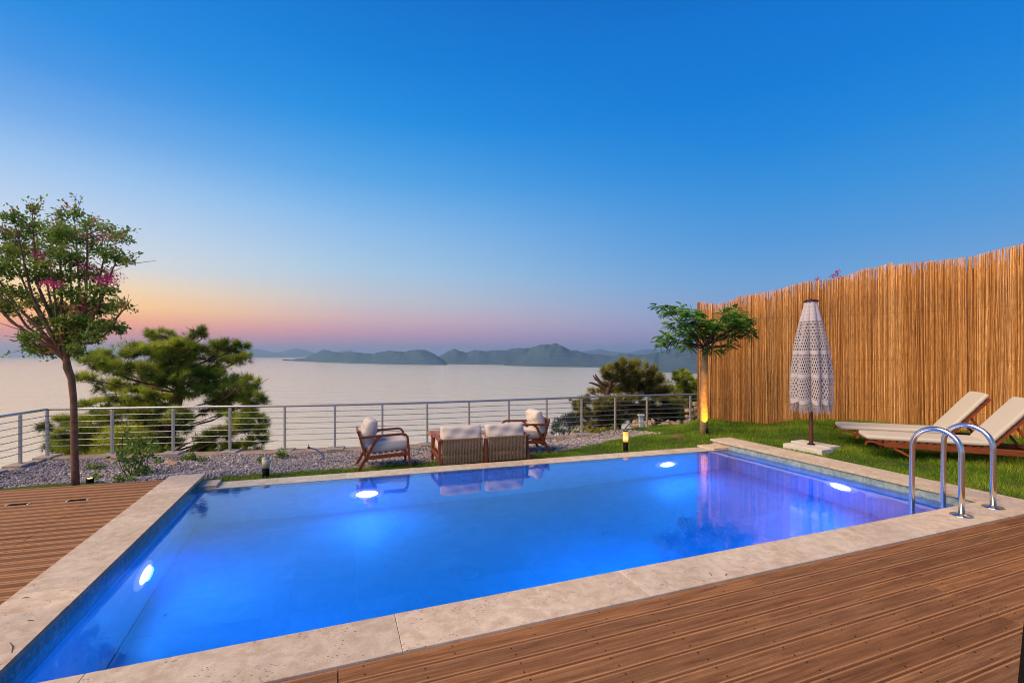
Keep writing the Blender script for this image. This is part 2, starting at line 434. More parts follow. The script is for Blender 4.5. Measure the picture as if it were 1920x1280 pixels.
# ------------------------------------------------------------------ ground heights
U = Vector((.935, .3545, 0)).normalized()      # along the pool
V = Vector((-.3545, .935, 0)).normalized()     # away from the house
UANG = math.atan2(U.y, U.x)
POST_PX = [(38, 8.38), (88.5, 9.02), (210, 9.2), (324.5, 9.38), (431, 9.52), (534, 9.64), (628, 9.82), (717, 10.04), (801, 10.3),
           (879.5, 10.6), (954, 10.92), (1025, 11.25), (1090.5, 11.6), (1153.5, 11.95), (1213, 12.2), (1294.5, 12.45)]
POSTS = [Vector(((px - 960) * Y / F, Y, 0)) for px, Y in POST_PX]
_dd = (POSTS[0] - POSTS[1]); 
POSTS_OFF = [POSTS[0] + _dd * (1 + k) for k in range(3)][::-1]          # the railing runs on to the left
CURB_Z = -.35
CTRL = [(-9.5, 5.5, -.2), (-6.1, 5.6, -.09), (-4.5, 6.3, -.12), (-3.5, 6.75, -.2), (-1, 7.5, -.23), (1, 8.2, -.23), (3.3, 8.95, -.19),
        (4.1, 9.25, -.08), (5, 8, -.02), (6, 7, -.02), (5.6, 5.5, -.03), (7, 5, 0), (9, 5, .06), (8, 8, .09), (6.5, 9.5, .07), (4.05, 9.77, -.06),
        (4.9, 11.5, -.03), (9, 7, .13), (7.6, 10, .12), (9.5, 9.5, .15), (2.1, 11.2, -.40), (3.3, 11.7, -.31), (4.5, 12.2, -.24), (3.2, 10.4, -.24),
        (-2, 7.7, -.22), (-.5, 8.4, -.26), (.8, 9.2, -.27), (-6, 8, -.33), (-3, 8.6, -.32), (2, 9.6, -.26), (5, 3, -.1), (9, 1, 0), (12, 6, .15)]
CTRL += [(p.x, p.y - .25, -.42) for p in POSTS[:12]] + [(p.x, p.y, -.40) for p in POSTS_OFF]
_C = np.array(CTRL)
def gz(x, y):
    x = np.asarray(x, float); y = np.asarray(y, float)
    d2 = (x[..., None] - _C[:, 0]) ** 2 + (y[..., None] - _C[:, 1]) ** 2 + .06
    w = d2 ** -1.6
    z = (w * _C[:, 2]).sum(-1) / w.sum(-1)
    z = z + .012 * np.sin(2.1 * x + .7 * y) * np.cos(1.7 * y - .6 * x) + .008 * np.sin(5.3 * x - 2.0 * y)
    return z
def gzf(x, y): return float(gz(np.array([x]), np.array([y]))[0])
def Gg(px, py):
    z = -.15
    for _ in range(25):
        p = G(px, py, z); z = z * .5 + gzf(p.x, p.y) * .5
    return Vector((p.x, p.y, z))
def inpoly(x, y, poly):
    c = np.zeros(x.shape, bool); n = len(poly)
    for i in range(n):
        x0, y0 = poly[i][0], poly[i][1]; x1, y1 = poly[(i + 1) % n][0], poly[(i + 1) % n][1]
        if y0 == y1: continue
        hit = ((y0 > y) != (y1 > y)) & (x < (x1 - x0) * (y - y0) / (y1 - y0) + x0)
        c ^= hit
    return c

# pool corners (inner faces of the walls)
NL = Vector((-2.545, 2.167)); NR = Vector((5.222, 5.105)); FR = Vector((3.964, 8.512)); FL = Vector((-4.043, 5.943))
WZ = -.13
def unit(a, b): d = (b - a); return d.normalized()
eL = unit(NL, FL); eN = unit(NL, NR); eR = unit(NR, FR); eF = unit(FL, FR)

# ------------------------------------------------------------------ sea, hills, slope
t = NT('sea_water'); v = t.coord('Object', (1, 1, 1))
gm = t.n('NewGeometry')
n1 = t.n('Mapping'); t.l(gm.outputs['Position'], n1.inputs[0]); n1.inputs['Scale'].default_value = (.010, .045, 1); n1.inputs['Rotation'].default_value = (0, 0, .25)
f1 = t.noise(n1.outputs[0], 1.0, 6, .6)
n2 = t.n('Mapping'); t.l(gm.outputs['Position'], n2.inputs[0]); n2.inputs['Scale'].default_value = (.10, .35, 1); n2.inputs['Rotation'].default_value = (0, 0, -.15)
f2 = t.noise(n2.outputs[0], 1.0, 5, .6)
nb = t.bump(f2, .45, .35, t.bump(f1, .8, 4.5))
M_sea = t.done((.98, .83, .49), .13, .30, nb, .5)  # warm base colour paints the sunset glow into the water
SEA = -100.0
m = MB(); m.add([(-26000, 60, SEA), (26000, 60, SEA), (26000, 26000, SEA), (-26000, 26000, SEA)], [(0, 1, 2, 3)])
tag(m.build('sea', M_sea), kind='structure')

t = NT('hazy_forest_hill'); gm = t.n('NewGeometry'); mp = t.n('Mapping'); t.l(gm.outputs['Position'], mp.inputs[0]); mp.inputs['Scale'].default_value = (.006, .006, .012)
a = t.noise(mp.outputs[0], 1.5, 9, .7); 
M_hill = t.done(t.ramp(a, [(.35, (.050, .105, .155)), (.55, (.070, .13, .18)), (.72, (.11, .16, .20))]), .95, 0, t.bump(a, .6, 25), .1)  # blue of the distant haze painted into the forest tones

def hill(name, pts, base_py, thick=.35, seed=0, rough=1.0):
    "ridge drawn by its skyline; the shore lies where the sea plane meets the base row"
    r = np.random.default_rng(seed); xs = np.array([p[0] for p in pts], float); ys = np.array([p[1] for p in pts], float)
    if isinstance(base_py, (int, float)): bp = lambda x: base_py
    else:
        bx = [b[0] for b in base_py]; by = [b[1] for b in base_py]; bp = lambda x: float(np.interp(x, bx, by))
    n = max(24, int((xs[-1] - xs[0]) / 1.6)); verts = []; K = 12
    for i in range(n + 1):
        px = xs[0] + (xs[-1] - xs[0]) * i / n
        b = bp(px); D = F * (EYE - SEA) / (b - HOR)
        sky = float(np.interp(px, xs, ys)); D2 = D * (1 + thick)
        top = EYE - (sky - HOR) * D2 / F
        top += (r.random() - .5) * .004 * D2 * .05 * rough * (0 if i in (0, n) else 1)
        for k in range(K + 1):
            s = k / K; d = D + (D2 - D) * (s / .62)
            hh = math.sin(min(1, s / .62) * math.pi / 2) if s <= .62 else math.cos((s - .62) / .38 * math.pi / 2)
            gul = 1 + .05 * math.sin(px * .16 + s * 7) * math.sin(s * math.pi) + .02 * math.sin(px * .41 - s * 11 + 2 * math.sin(px * .05)) * math.sin(s * math.pi)
            z = SEA + max(0.0, (top - SEA)) * hh * (gul if s < .6 else 1)
            verts.append(((px - 960) * d / F, d, z - (1.0 if k in (0, K) else 0)))
    faces = [(i*(K+1)+k, (i+1)*(K+1)+k, (i+1)*(K+1)+k+1, i*(K+1)+k+1) for i in range(n) for k in range(K)]
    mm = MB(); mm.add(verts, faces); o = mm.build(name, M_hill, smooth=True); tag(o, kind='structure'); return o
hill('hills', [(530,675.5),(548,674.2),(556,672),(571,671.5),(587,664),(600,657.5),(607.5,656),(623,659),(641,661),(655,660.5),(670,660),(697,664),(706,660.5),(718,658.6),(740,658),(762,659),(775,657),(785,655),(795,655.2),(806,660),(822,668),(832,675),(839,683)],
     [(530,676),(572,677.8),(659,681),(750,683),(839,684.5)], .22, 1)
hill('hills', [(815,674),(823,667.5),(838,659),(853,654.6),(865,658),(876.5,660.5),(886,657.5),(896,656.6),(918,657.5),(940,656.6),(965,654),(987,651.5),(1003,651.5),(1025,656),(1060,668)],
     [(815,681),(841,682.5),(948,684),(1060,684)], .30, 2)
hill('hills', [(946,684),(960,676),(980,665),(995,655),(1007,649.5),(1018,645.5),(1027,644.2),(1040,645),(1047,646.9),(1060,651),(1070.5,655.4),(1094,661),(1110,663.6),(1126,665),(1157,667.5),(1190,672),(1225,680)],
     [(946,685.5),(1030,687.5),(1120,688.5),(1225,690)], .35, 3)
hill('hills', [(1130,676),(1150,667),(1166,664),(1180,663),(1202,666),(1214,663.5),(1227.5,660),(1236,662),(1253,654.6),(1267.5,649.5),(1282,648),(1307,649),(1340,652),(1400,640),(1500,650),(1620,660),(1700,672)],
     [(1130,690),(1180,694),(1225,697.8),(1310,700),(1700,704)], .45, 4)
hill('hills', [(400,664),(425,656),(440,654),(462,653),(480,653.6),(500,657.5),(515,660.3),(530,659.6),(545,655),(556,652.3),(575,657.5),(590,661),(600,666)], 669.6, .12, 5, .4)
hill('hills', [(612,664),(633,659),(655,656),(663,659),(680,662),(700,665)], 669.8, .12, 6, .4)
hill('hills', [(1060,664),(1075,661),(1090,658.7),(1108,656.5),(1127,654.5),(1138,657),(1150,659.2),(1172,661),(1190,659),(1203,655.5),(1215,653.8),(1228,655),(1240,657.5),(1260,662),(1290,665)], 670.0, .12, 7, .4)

# the slope falling from the garden wall to the shore
t = NT('slope_scrub'); gm = t.n('NewGeometry'); a = t.noise(gm.outputs['Position'], .9, 7, .7)
M_slope = t.done(t.ramp(a, [(.35, (.035, .045, .018)), (.5, (.10, .085, .045)), (.7, (.22, .15, .09))]), .95, 0, t.bump(a, .6, .3), .1)
line = [Vector((-60, -12, 0)), Vector((-22, 1.5, 0))] + POSTS_OFF + POSTS + [Vector((5.6, 12.9, 0)), Vector((9, 13, 0)), Vector((16, 12, 0)), Vector((60, 8, 0))]
vs = []; fs = []; prof = [(.16, -.46), (.2, -1.6), (1.6, -2.6), (5, -6), (14, -16), (40, -42), (110, -104)]
for i, p in enumerate(line):
    a_ = line[max(0, i-1)]; b_ = line[min(len(line)-1, i+1)]; d = (b_ - a_).normalized(); nrm = Vector((-d.y, d.x, 0))
    nrm = (nrm * .6 + Vector((-.1, 1, 0)) * .4).normalized()
    for (o_, z_) in prof:
        q = p + nrm * o_
        right = max(0.0, min(1.0, (q.x - 2.5) / 6.0)) if o_ < 20 else 0
        vs.append((q.x, q.y, z_ * (1 - .55 * right) + (.05 * math.sin(q.x * 2.1) if o_ > .5 else 0)))
K = len(prof)
for i in range(len(line) - 1):
    for k in range(K - 1): fs.append((i*K+k, i*K+k+1, (i+1)*K+k+1, (i+1)*K+k))
m = MB(); m.add(vs, fs); tag(m.build('hillside', M_slope), kind='structure')

# ------------------------------------------------------------------ garden ground (with the pool cut out)
t = NT('garden_soil'); gm = t.n('NewGeometry'); a = t.noise(gm.outputs['Position'], 3.5, 7, .7); b = t.noise(gm.outputs['Position'], 45, 5, .7)
c = t.ramp(a, [(.3, (.035, .075, .012)), (.5, (.07, .13, .018)), (.66, (.17, .16, .05)), (.8, (.20, .12, .06))])
c = t.mix(t.ramp(b, [(.35, (.7, .7, .7)), (.6, (0, 0, 0))]), c, (.03, .035, .012))
M_lawn = t.done(c, .95, 0, t.bump(b, .5, .02), .1)
t = NT('gravel_bed'); gm = t.n('NewGeometry'); vo = t.n('TexVoronoi'); vo.inputs['Scale'].default_value = 30; t.l(gm.outputs['Position'], vo.inputs['Vector'])
c = t.ramp(vo.outputs['Color'], [(.1, (.10, .09, .09)), (.5, (.25, .23, .22)), (.9, (.42, .38, .35))])
M_bed = t.done(c, .9, 0, t.bump(vo.outputs['Distance'], .8, .03), .2)

oNL, oNR = NL - Vector((eN.x, eN.y)) * .9, NR + Vector((eN.x, eN.y)) * .9
LCo = [NL - eN * .39, FL + eL * .43 - eN * .39]                       # outer line of the left coping
def rows(nx, ny, x0, x1, y0, y1): 
    X, Y = np.meshgrid(np.linspace(x0, x1, nx), np.linspace(y0, y1, ny)); return X, Y
GRAV = [Gg(*p) for p in ((0,914),(150,905),(304,899.5),(365,888),(385,900),(404,897.5),(430,893),(480,889),(540,886.5),(620,880.5),(700,875.5),(790,868),(880,862),(960,857),(1030,848),(1080,841),(1120,833),(1160,824),(1200,817),(1242,812.5),(1215,809),(1180,806.5),(1150,806))]
GRAV_POLY = [(p.x, p.y) for p in GRAV] + [(p.x, p.y - .02) for p in reversed(POSTS[:13])] + [(p.x, p.y) for p in reversed(POSTS_OFF)] + [(-14, 3), (-9, 4.8)]
nx, ny = 150, 120
X, Y = rows(nx, ny, -12, 13, 1.0, 13.0)
Z = gz(X, Y)
hole = [tuple(NL - eN * .30 - eL * 3), tuple(FL - eN * .30 + eL * .30), tuple(FL + eL * .30), tuple(FR + eR * .20 + eN * 0), tuple(FR + eR * .35 + eN * .35), tuple(NR + eN * .35), tuple(NR + eN * .35 - eR * 3)]
# garden edge: nothing beyond the railing line
edge = [(p.x, p.y) for p in [Vector((-30, -2, 0))] + POSTS_OFF + POSTS + [Vector((5.4, 12.7, 0)), Vector((9, 12.9, 0)), Vector((16, 12, 0))]] + [(16, -5), (-30, -5)]
Zd = np.where(inpoly(X, Y, hole), -2.2, Z)
deckz = [(-14, -3), (-14, 4.2), tuple(G(0, 914, 0).xy), tuple(G(310, 898, 0).xy), tuple(LCo[1]), tuple(LCo[0]), (-3, -3)]
Zd = np.where(inpoly(X, Y, deckz), np.minimum(Zd, -.2), Zd)
nd = [tuple(NL - eN * 3 - eL * .45), tuple(NR + eN * 1.2 - eL * .6), (13, 5.9), (13, -3), (-6, -3)]
Zd = np.where(inpoly(X, Y, nd), np.minimum(Zd, -.2), Zd)
idx = np.arange(nx * ny).reshape(ny, nx)
quads = np.stack([idx[:-1, :-1], idx[:-1, 1:], idx[1:, 1:], idx[1:, :-1]], -1).reshape(-1, 4)
qx = X.ravel()[quads].mean(1); qy = Y.ravel()[quads].mean(1)
keep = inpoly(qx, qy, edge) & ~inpoly(qx, qy, hole)
isg = inpoly(qx, qy, GRAV_POLY)
VV = np.stack([X.ravel(), Y.ravel(), Zd.ravel()], -1)
o = np_mesh('lawn_ground', VV, quads[keep & ~isg], M_lawn, smooth=True); tag(o, kind='structure')
o = np_mesh('gravel_ground', VV - np.array([0, 0, .004]), quads[keep & isg], M_bed, smooth=True); tag(o, kind='structure')

# curb under the railing
m = MB(); pl = POSTS_OFF + POSTS[:14]
segs = []
for i, p in enumerate(pl):
    a_, b_ = pl[max(0, i-1)], pl[min(len(pl)-1, i+1)]; d = (b_ - a_).normalized(); nr = Vector((-d.y, d.x, 0))
    wob = .02 * math.sin(i * 2.3)
    for (o_, z_) in ((-.17 + wob, -.62), (-.17 + wob, CURB_Z - .045), (-.13 + wob, CURB_Z - .025), (.15, CURB_Z - .03), (.17, -1.7)):
        segs.append(p + nr * o_ + Vector((0, 0, z_ + .01 * math.sin(i * 1.7))))
fs = [(i*5+k, (i+1)*5+k, (i+1)*5+k+1, i*5+k+1) for i in range(len(pl)-1) for k in range(4)]
m.add(segs, fs); tag(m.build('curb', M_wallc), kind='structure')

# ------------------------------------------------------------------ pool
def v3(p, z): return Vector((p.x, p.y, z))
def wall_frame(a, b):
    d = Vector((b.x - a.x, b.y - a.y, 0)).normalized(); n = Vector((-d.y, d.x, 0)); return d, n
basin = empty('pool_basin', (1, 5, WZ)); tag(basin, kind='structure')
basin_inv = Matrix.Translation(-Vector((1, 5, WZ)))
FLOOR = -1.55
def rel(m_):   # shift a builder's vertices so it can hang under the basin empty
    m_.v = [(x - 1, y - 5, z - WZ) for x, y, z in m_.v]; return m_
# shell behind the tiles
m = MB()
c4 = [NL, NR, FR, FL]; g = .012
cen = (NL + NR + FR + FL) / 4
c5 = [c + (c - cen).normalized() * .02 for c in c4]
for i in range(4):
    a_, b_ = c5[i], c5[(i + 1) % 4]; top = -.15 if i == 2 else -.034
    m.add([v3(a_, FLOOR - .02), v3(b_, FLOOR - .02), v3(b_, top), v3(a_, top)], [(0, 3, 2, 1), (0, 1, 2, 3)][:1])
m.add([v3(c, FLOOR - .02) for c in c5], [(0, 1, 2, 3)])
rel(m).build('shell', M_grout, basin)
# wall tiles
def tile_wall(a, b, z0, z1, w, h, mat, name='tile', inward=1, th=.012):
    d = Vector((b.x - a.x, b.y - a.y, 0)); L = d.length; d.normalize(); n = Vector((-d.y, d.x, 0)) * inward
    M3 = Matrix((d, n, Vector((0, 0, 1)))).transposed()
    nx_ = max(1, round(L / w)); nz_ = max(1, round((z1 - z0) / h)); w_ = L / nx_; h_ = (z1 - z0) / nz_
    mm = MB(); mm.box((0, 0, 0), (w_ - .002, th, h_ - .002)); me = None
    for i in range(nx_):
        for k in range(nz_):
            c = v3(a, 0) + d * (i + .5) * w_ + n * (th / 2 * -1 + random.uniform(-.0008, .0008)); c.z = z0 + (k + .5) * h_
            if me is None:
                o = mm.build(name, mat, basin); me = o.data
            else:
                o = bpy.data.objects.new(name, me); COL.objects.link(o); o.parent = basin
            o.matrix_local = Matrix.Translation(c - Vector((1, 5, WZ))) @ M3.to_4x4()
tile_wall(NL, NR, -.30, -.035, .6, .265, M_band); tile_wall(NR, FR, -.30, -.035, .6, .265, M_band)
tile_wall(FR, FL, -.30, -.155, .6, .145, M_band); tile_wall(FL + eL * 0, NL, -.30, -.035, .30, .265, M_bandl)
for a_, b_ in ((NL, NR), (NR, FR), (FR, FL), (FL, NL)):
    tile_wall(a_, b_, FLOOR, -.304, 1.2, .62, M_tile)
# floor tiles
ang = math.atan2(eN.y, eN.x); M3 = Matrix.Rotation(ang, 3, 'Z'); me = None
for i in range(-1, 16):
    for j in range(-1, 9):
        c = NL + eN * (i + .5) * .6 + Vector((-eN.y, eN.x)) * (j + .5) * .6
        if not inpoly(np.array([c.x]), np.array([c.y]), [tuple(c_ + (c_ - cen).normalized() * .25) for c_ in c4])[0]: continue
        if me is None:
            mm = MB(); mm.box((0, 0, 0), (.598, .598, .014)); o = mm.build('tile', M_tile, basin); me = o.data
        else: o = bpy.data.objects.new('tile', me); COL.objects.link(o); o.parent = basin
        o.matrix_local = Matrix.Translation(Vector((c.x - 1, c.y - 5, FLOOR - .008 - WZ + random.uniform(-.001, .001)))) @ M3.to_4x4()
# return inlets: pale rings on the floor
for px, py in ((813, 1010), (1158, 1062), (873, 1130)):
    p = G(px, py, WZ - .75); m = MB(); m.lathe([(.0, .0), (.10, .0), (.11, .012), (.085, .02), (.0, .02)], 20)
    o = m.build('floor_inlet', M_grout, basin); o.location = Vector((p.x - 1, p.y - 5 + .35, FLOOR + .002 - WZ))

# water
t = NT('pool_water')
for nme in ('Principled BSDF',): t.t.nodes.remove(t.t.nodes[nme])
gl = t.n('BsdfGlass'); gl.inputs['IOR'].default_value = 1.333; gl.inputs['Roughness'].default_value = 0.0; gl.inputs['Color'].default_value = (.90, .97, 1, 1)
v = t.coord('Object'); f = t.noise(v, 1.6, 4, .55, .4); f2 = t.noise(v, 9, 3, .5)
nb = t.bump(f2, .05, .01, t.bump(f, .10, .03))
t.l(nb, gl.inputs['Normal'])
gs = t.n('BsdfGlossy'); gs.inputs['Roughness'].default_value = .045; t.l(nb, gs.inputs['Normal'])
fr = t.n('Fresnel'); fr.inputs['IOR'].default_value = 2.0; fw = t.math('ADD', t.math('MULTIPLY', fr.outputs[0], .76), .20)
rf = t.n('BsdfRefraction'); rf.inputs['IOR'].default_value = 1.333; rf.inputs['Roughness'].default_value = .02; rf.inputs['Color'].default_value = (.92, .98, 1, 1); t.l(nb, rf.inputs['Normal'])
mx = t.n('MixShader'); t.l(fw, mx.inputs[0]); t.l(rf.outputs[0], mx.inputs[1]); t.l(gs.outputs[0], mx.inputs[2]); t.l(mx.outputs[0], t.out.inputs[0])
M_water = t.m
t.t.nodes.remove(gl)
wv_ = t.n('VolumePrincipled'); wv_.inputs['Color'].default_value = (.01, .30, 1, 1); wv_.inputs['Absorption Color'].default_value = (.0, .45, 1, 1)
wv_.inputs['Density'].default_value = .26; wv_.inputs['Anisotropy'].default_value = .35; t.l(wv_.outputs[0], t.out.inputs['Volume'])
m = MB(); wc = [c + (c - cen).normalized() * .010 for c in (NL, NR, FR, FL)]
m.add([v3(c, FLOOR - .012) for c in wc] + [v3(c, WZ) for c in wc], [(3, 2, 1, 0), (4, 5, 6, 7), (0, 1, 5, 4), (1, 2, 6, 5), (2, 3, 7, 6), (3, 0, 4, 7)])
tag(m.build('pool_water', M_water), kind='structure')

# underwater lights
t = NT('pool_lamp_lens'); t.b.inputs['Base Color'].default_value = (.1, .1, .2, 1)
t.b.inputs['Emission Color'].default_value = (.55, .55, 1, 1); t.b.inputs['Emission Strength'].default_value = 10
M_lens = t.m
t = NT('pool_lamp_halo'); t.b.inputs['Base Color'].default_value = (.7, .7, .8, 1); t.b.inputs['Emission Color'].default_value = (.13, .12, 1, 1); t.b.inputs['Emission Strength'].default_value = 1.5  # emission here stands in for the lamp's violet halo in the water
M_halo = t.m
def refr_hit(px, py, a, b):
    "follow the sight line into the water and on to the wall a-b"
    p = G(px, py, WZ); d = (p - Vector((0, 0, EYE))).normalized(); h = Vector((d.x, d.y, 0)); s = h.length / 1.333
    h.normalize(); dr = h * s + Vector((0, 0, -math.sqrt(1 - s * s)))
    w = v3(b, 0) - v3(a, 0); n = Vector((-w.y, w.x, 0)).normalized()
    tt = (v3(a, 0) - p).dot(n) / dr.dot(n); return p + dr * tt, n
LAMPBLUE = (.002, .17, 1.0)
def pool_lamp(pos, n, label, power, glow=.25):
    r = empty('pool_light', pos, math.atan2(n.y, n.x)); tag(r, label, 'light', 'underwater lights set in the pool walls')
    R90 = Matrix.Rotation(R(90), 3, 'Y')
    m = MB(); m.lathe([(0, 0), (.235, 0), (.225, .010), (.148, .022), (.148, 0.014), (0, .014)], 28); m.v = [tuple(R90 @ Vector(q)) for q in m.v]; m.build('halo_rim', M_halo, r, True)
    m = MB(); m.lathe([(0, .015), (.146, .015), (.11, .035), (0, .045)], 28); m.v = [tuple(R90 @ Vector(q)) for q in m.v]; m.build('lens', M_lens, r, True)
    l = bpy.data.lights.new('pool_lamp', 'AREA'); l.shape = 'DISK'; l.size = .20; l.energy = power; l.color = LAMPBLUE
    lo = bpy.data.objects.new('pool_lamp', l); COL.objects.link(lo); lo.parent = r; lo.location = (.05, 0, 0); lo.rotation_euler = (0, R(-90), 0)
    return r
PW = 55
q, n = refr_hit(688, 925, FR, FL); pool_lamp(q, n, 'round underwater light glowing white below the far infinity edge, near the left armchair', PW * .8)
q, n = refr_hit(1250, 870, FR, FL); pool_lamp(q, n, 'round underwater light glowing in the far pool wall below the lit garden lamp', PW)
q, n = refr_hit(1577, 912, NR, FR); pool_lamp(q, n, 'round underwater light glowing in the right pool wall, left of the steel ladder', PW)
q, n = refr_hit(268, 1077, FL, NL); pool_lamp(q, n, 'round underwater light seen edge-on in the left pool wall', PW * .6)
for s in (1.4, 4.1, 6.4):  # added lamps, out of view, to even out the light in the basin
    c = NL + eN * s; n = Vector((-eN.y, eN.x, 0)); pool_lamp(Vector((c.x, c.y, -.75)), n, 'added unseen underwater light in the near pool wall, ' + ('nearest the left coping' if s < 2 else 'in its middle' if s < 5 else 'nearest the ladder'), PW * (1.0 if s < 2 else 2.4 if s < 5 else 1.3))

# coping
cop = empty('pool_coping', (0, 0, 0)); tag(cop, kind='structure')
def slab(poly, z0=-.034, z1=0.0, mat=None, ch=.0015):
    cx_ = sum(p[0] for p in poly) / len(poly); cy_ = sum(p[1] for p in poly) / len(poly)
    m = MB(); m.prism([(p[0] - cx_, p[1] - cy_) for p in poly], z0, z1, ch)
    o = m.build('slab', mat or M_trav, cop); o.location = (cx_, cy_, random.uniform(-.0012, .0012)); return o
OV = .02
# near row (corner to corner), joints every ~1.55 m
a0 = NL - eN * .39; cuts = [-.39, .43, 1.95, 3.57, 5.12, 6.67, 7.9, (NR - NL).length + .45]
for s0, s1 in zip(cuts, cuts[1:]):
    pi = NL + eN * (s0 + .0015) ; pj = NL + eN * (s1 - .0015); nn = Vector((-eN.y, eN.x))
    slab([tuple(pi - nn * .37), tuple(pj - nn * (.37)), tuple(pj + nn * OV), tuple(pi + nn * OV)])
m = MB(); m.prism([tuple(NL - eN * .38 - nn * .36), tuple(NR + eN * .44 - nn * .36), tuple(NR + eN * .44 - nn * .02), tuple(NL - eN * .38 - nn * .02)], -.3, -.008); m.build('mortar_bed', M_conc, cop)
# left row
LL = (FL - NL).length + .40
cuts = [.025, .865, 1.16, 2.72, 3.55, LL]
for s0, s1 in zip(cuts, cuts[1:]):
    pi = NL + eL * (s0 + .0015); pj = NL + eL * (s1 - .0015)
    slab([tuple(pi - eN * .39), tuple(pi + eN * OV), tuple(pj + eN * OV), tuple(pj - eN * .39)])
# right row
RL = (FR - NR).length + .42
cuts = [.025, 1.2, 2.55, RL]
for s0, s1 in zip(cuts, cuts[1:]):
    pi = NR + eR * (s0 + .0015); pj = NR + eR * (s1 - .0015)
    slab([tuple(pi - eN * OV), tuple(pi + eN * .46), tuple(pj + eN * .46), tuple(pj - eN * OV)])
# far infinity edge: wet slabs painted pale as if lit on the left, stone to the right, just above the water
nf = Vector((-eF.y, eF.x)); FLn = (FR - FL).length
cuts = [0, .9, 1.8, 2.7, 3.6, 4.5, 5.4, 6.3, 7.2, FLn]
for i, (s0, s1) in enumerate(zip(cuts, cuts[1:])):
    pi = FL + eF * (s0 + .001); pj = FL + eF * (s1 - .001); mt = M_weir if i < 4 else M_trav
    slab([tuple(pi - nf * .0), tuple(pj - nf * .0), tuple(pj + nf * .34), tuple(pi + nf * .34)], -.17, WZ + .006, mt, .0015)
# blocks under the coping ends
o = slab([tuple(FL + eL * .02), tuple(FL + eL * .02 + eF * .22), tuple(FL + eL * .33 + eF * .22), tuple(FL + eL * .33)], WZ + .007, WZ + .045)
o = slab([tuple(FR + eR * .02 - eF * .30), tuple(FR + eR * .02 + eF * .02), tuple(FR + eR * .40 + eF * .02), tuple(FR + eR * .40 - eF * .34)], WZ + .007, WZ + .035)
m = MB(); pi = NR + eR * (RL - .02)
m.prism([tuple(FR + eN * .02), tuple(FR + eN * .44), tuple(pi + eN * .44), tuple(pi + eN * .02)], -.3, -.035); m.build('end_block', M_trav, cop)
m = MB(); pj = NL + eL * (LL - .02); pk = NL + eL * .02
m.prism([tuple(pk - eN * .37), tuple(pk - eN * .03), tuple(pj - eN * .03), tuple(pj - eN * .37)], -.5, -.035); m.build('end_block', M_trav, cop)
m = MB(); m.prism([tuple(FL + nf * .02), tuple(FR + nf * .02), tuple(FR + nf * .32), tuple(FL + nf * .32)], -.6, -.172); m.build('weir_wall', M_conc, cop)

# ------------------------------------------------------------------ decks
PITCH = .132
def plank(parent, p0, p1, off_w, z=-.012, mt=None, w=.1205, h=.024, cut0=None, cut1=None):
    "one grooved board from p0 to p1 (2-D); object origin at its middle, local x along it"
    d = (p1 - p0); L = d.length; d.normalize(); n = Vector((-d.y, d.x)); c = (p0 + p1) / 2
    m = MB(); b = .0045; hw = w / 2
    b = .0022
    prof = [(-hw, -h), (-hw, -b), (-hw + b, 0), (-hw + b * 2.4, 0.0), (hw - b * 2.4, 0.0), (hw - b, 0), (hw, -b), (hw, -h)]
    def ends(y, sgn):
        cut = cut1 if sgn > 0 else cut0
        if cut is None: return sgn * L / 2
        # cut = (point, dir): intersection of the line through y with the cutting line
        q, e = cut; o_ = c + n * y; den = d.x * e.y - d.y * e.x
        return ((q.x - o_.x) * e.y - (q.y - o_.y) * e.x) / den
    vs = [(ends(y, s), y, zz) for s in (-1, 1) for (y, zz) in prof]; k = len(prof)
    fs = [(i, (i + 1) % k, k + (i + 1) % k, k + i) for i in range(k)] + [tuple(range(k - 1, -1, -1)), tuple(range(k, 2 * k))]
    m.add(vs, [f[::-1] for f in fs])
    o = m.build('plank', mt or M_deck, parent); o.location = (c.x, c.y, z + random.uniform(-.0012, .0012)); o.rotation_euler = (0, 0, math.atan2(d.y, d.x)); return o
deck = empty('deck', (0, 0, 0)); tag(deck, kind='structure')
nn = Vector((-eN.y, eN.x)); base = NL - nn * .372
screws = MB()
def screw_row(p0, p1, z):
    d = (p1 - p0).normalized(); n_ = Vector((-d.y, d.x)); L = (p1 - p0).length; s = .12
    while s < L - .03:
        for sg in (-.034, .034):
            q = p0 + d * (s + random.uniform(-.006, .006)) + n_ * (sg + random.uniform(-.005, .005))
            if q.length < 9: 
                screws.add([(q.x + .0048 * math.cos(a), q.y + .0048 * math.sin(a), z + .0032) for a in np.linspace(0, 2 * math.pi, 7)[:-1]], [tuple(range(6))])
        s += .47
JP = Vector((G(1646, 1057).x, G(1646, 1057).y))        # joint line of the field boards
sJ = (JP - base).dot(eN)
for r_ in range(0, 31):
    off = (r_ + .5) * PITCH; o0 = base - nn * off
    if r_ == 0: ss = [-6.0, -1.2, 1.62, 4.4, 7.55, 9.4, 12]
    else:
        j = sJ + (.0 if r_ != 7 else -.02); ss = [j - 8.1, j - 4.05 + .0 * r_, j, j + 4.05, j + 8.1]
        if r_ % 9 == 7: ss = [j - 8.1, j - 4.05, j - .02, j + .55, j + 4.05, j + 8.1]
    for s0, s1 in zip(ss, ss[1:]):
        a_, b_ = o0 + eN * (s0 + .003), o0 + eN * (s1 - .003)
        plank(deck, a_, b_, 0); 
        if r_ < 26: screw_row(a_, b_, -.012)
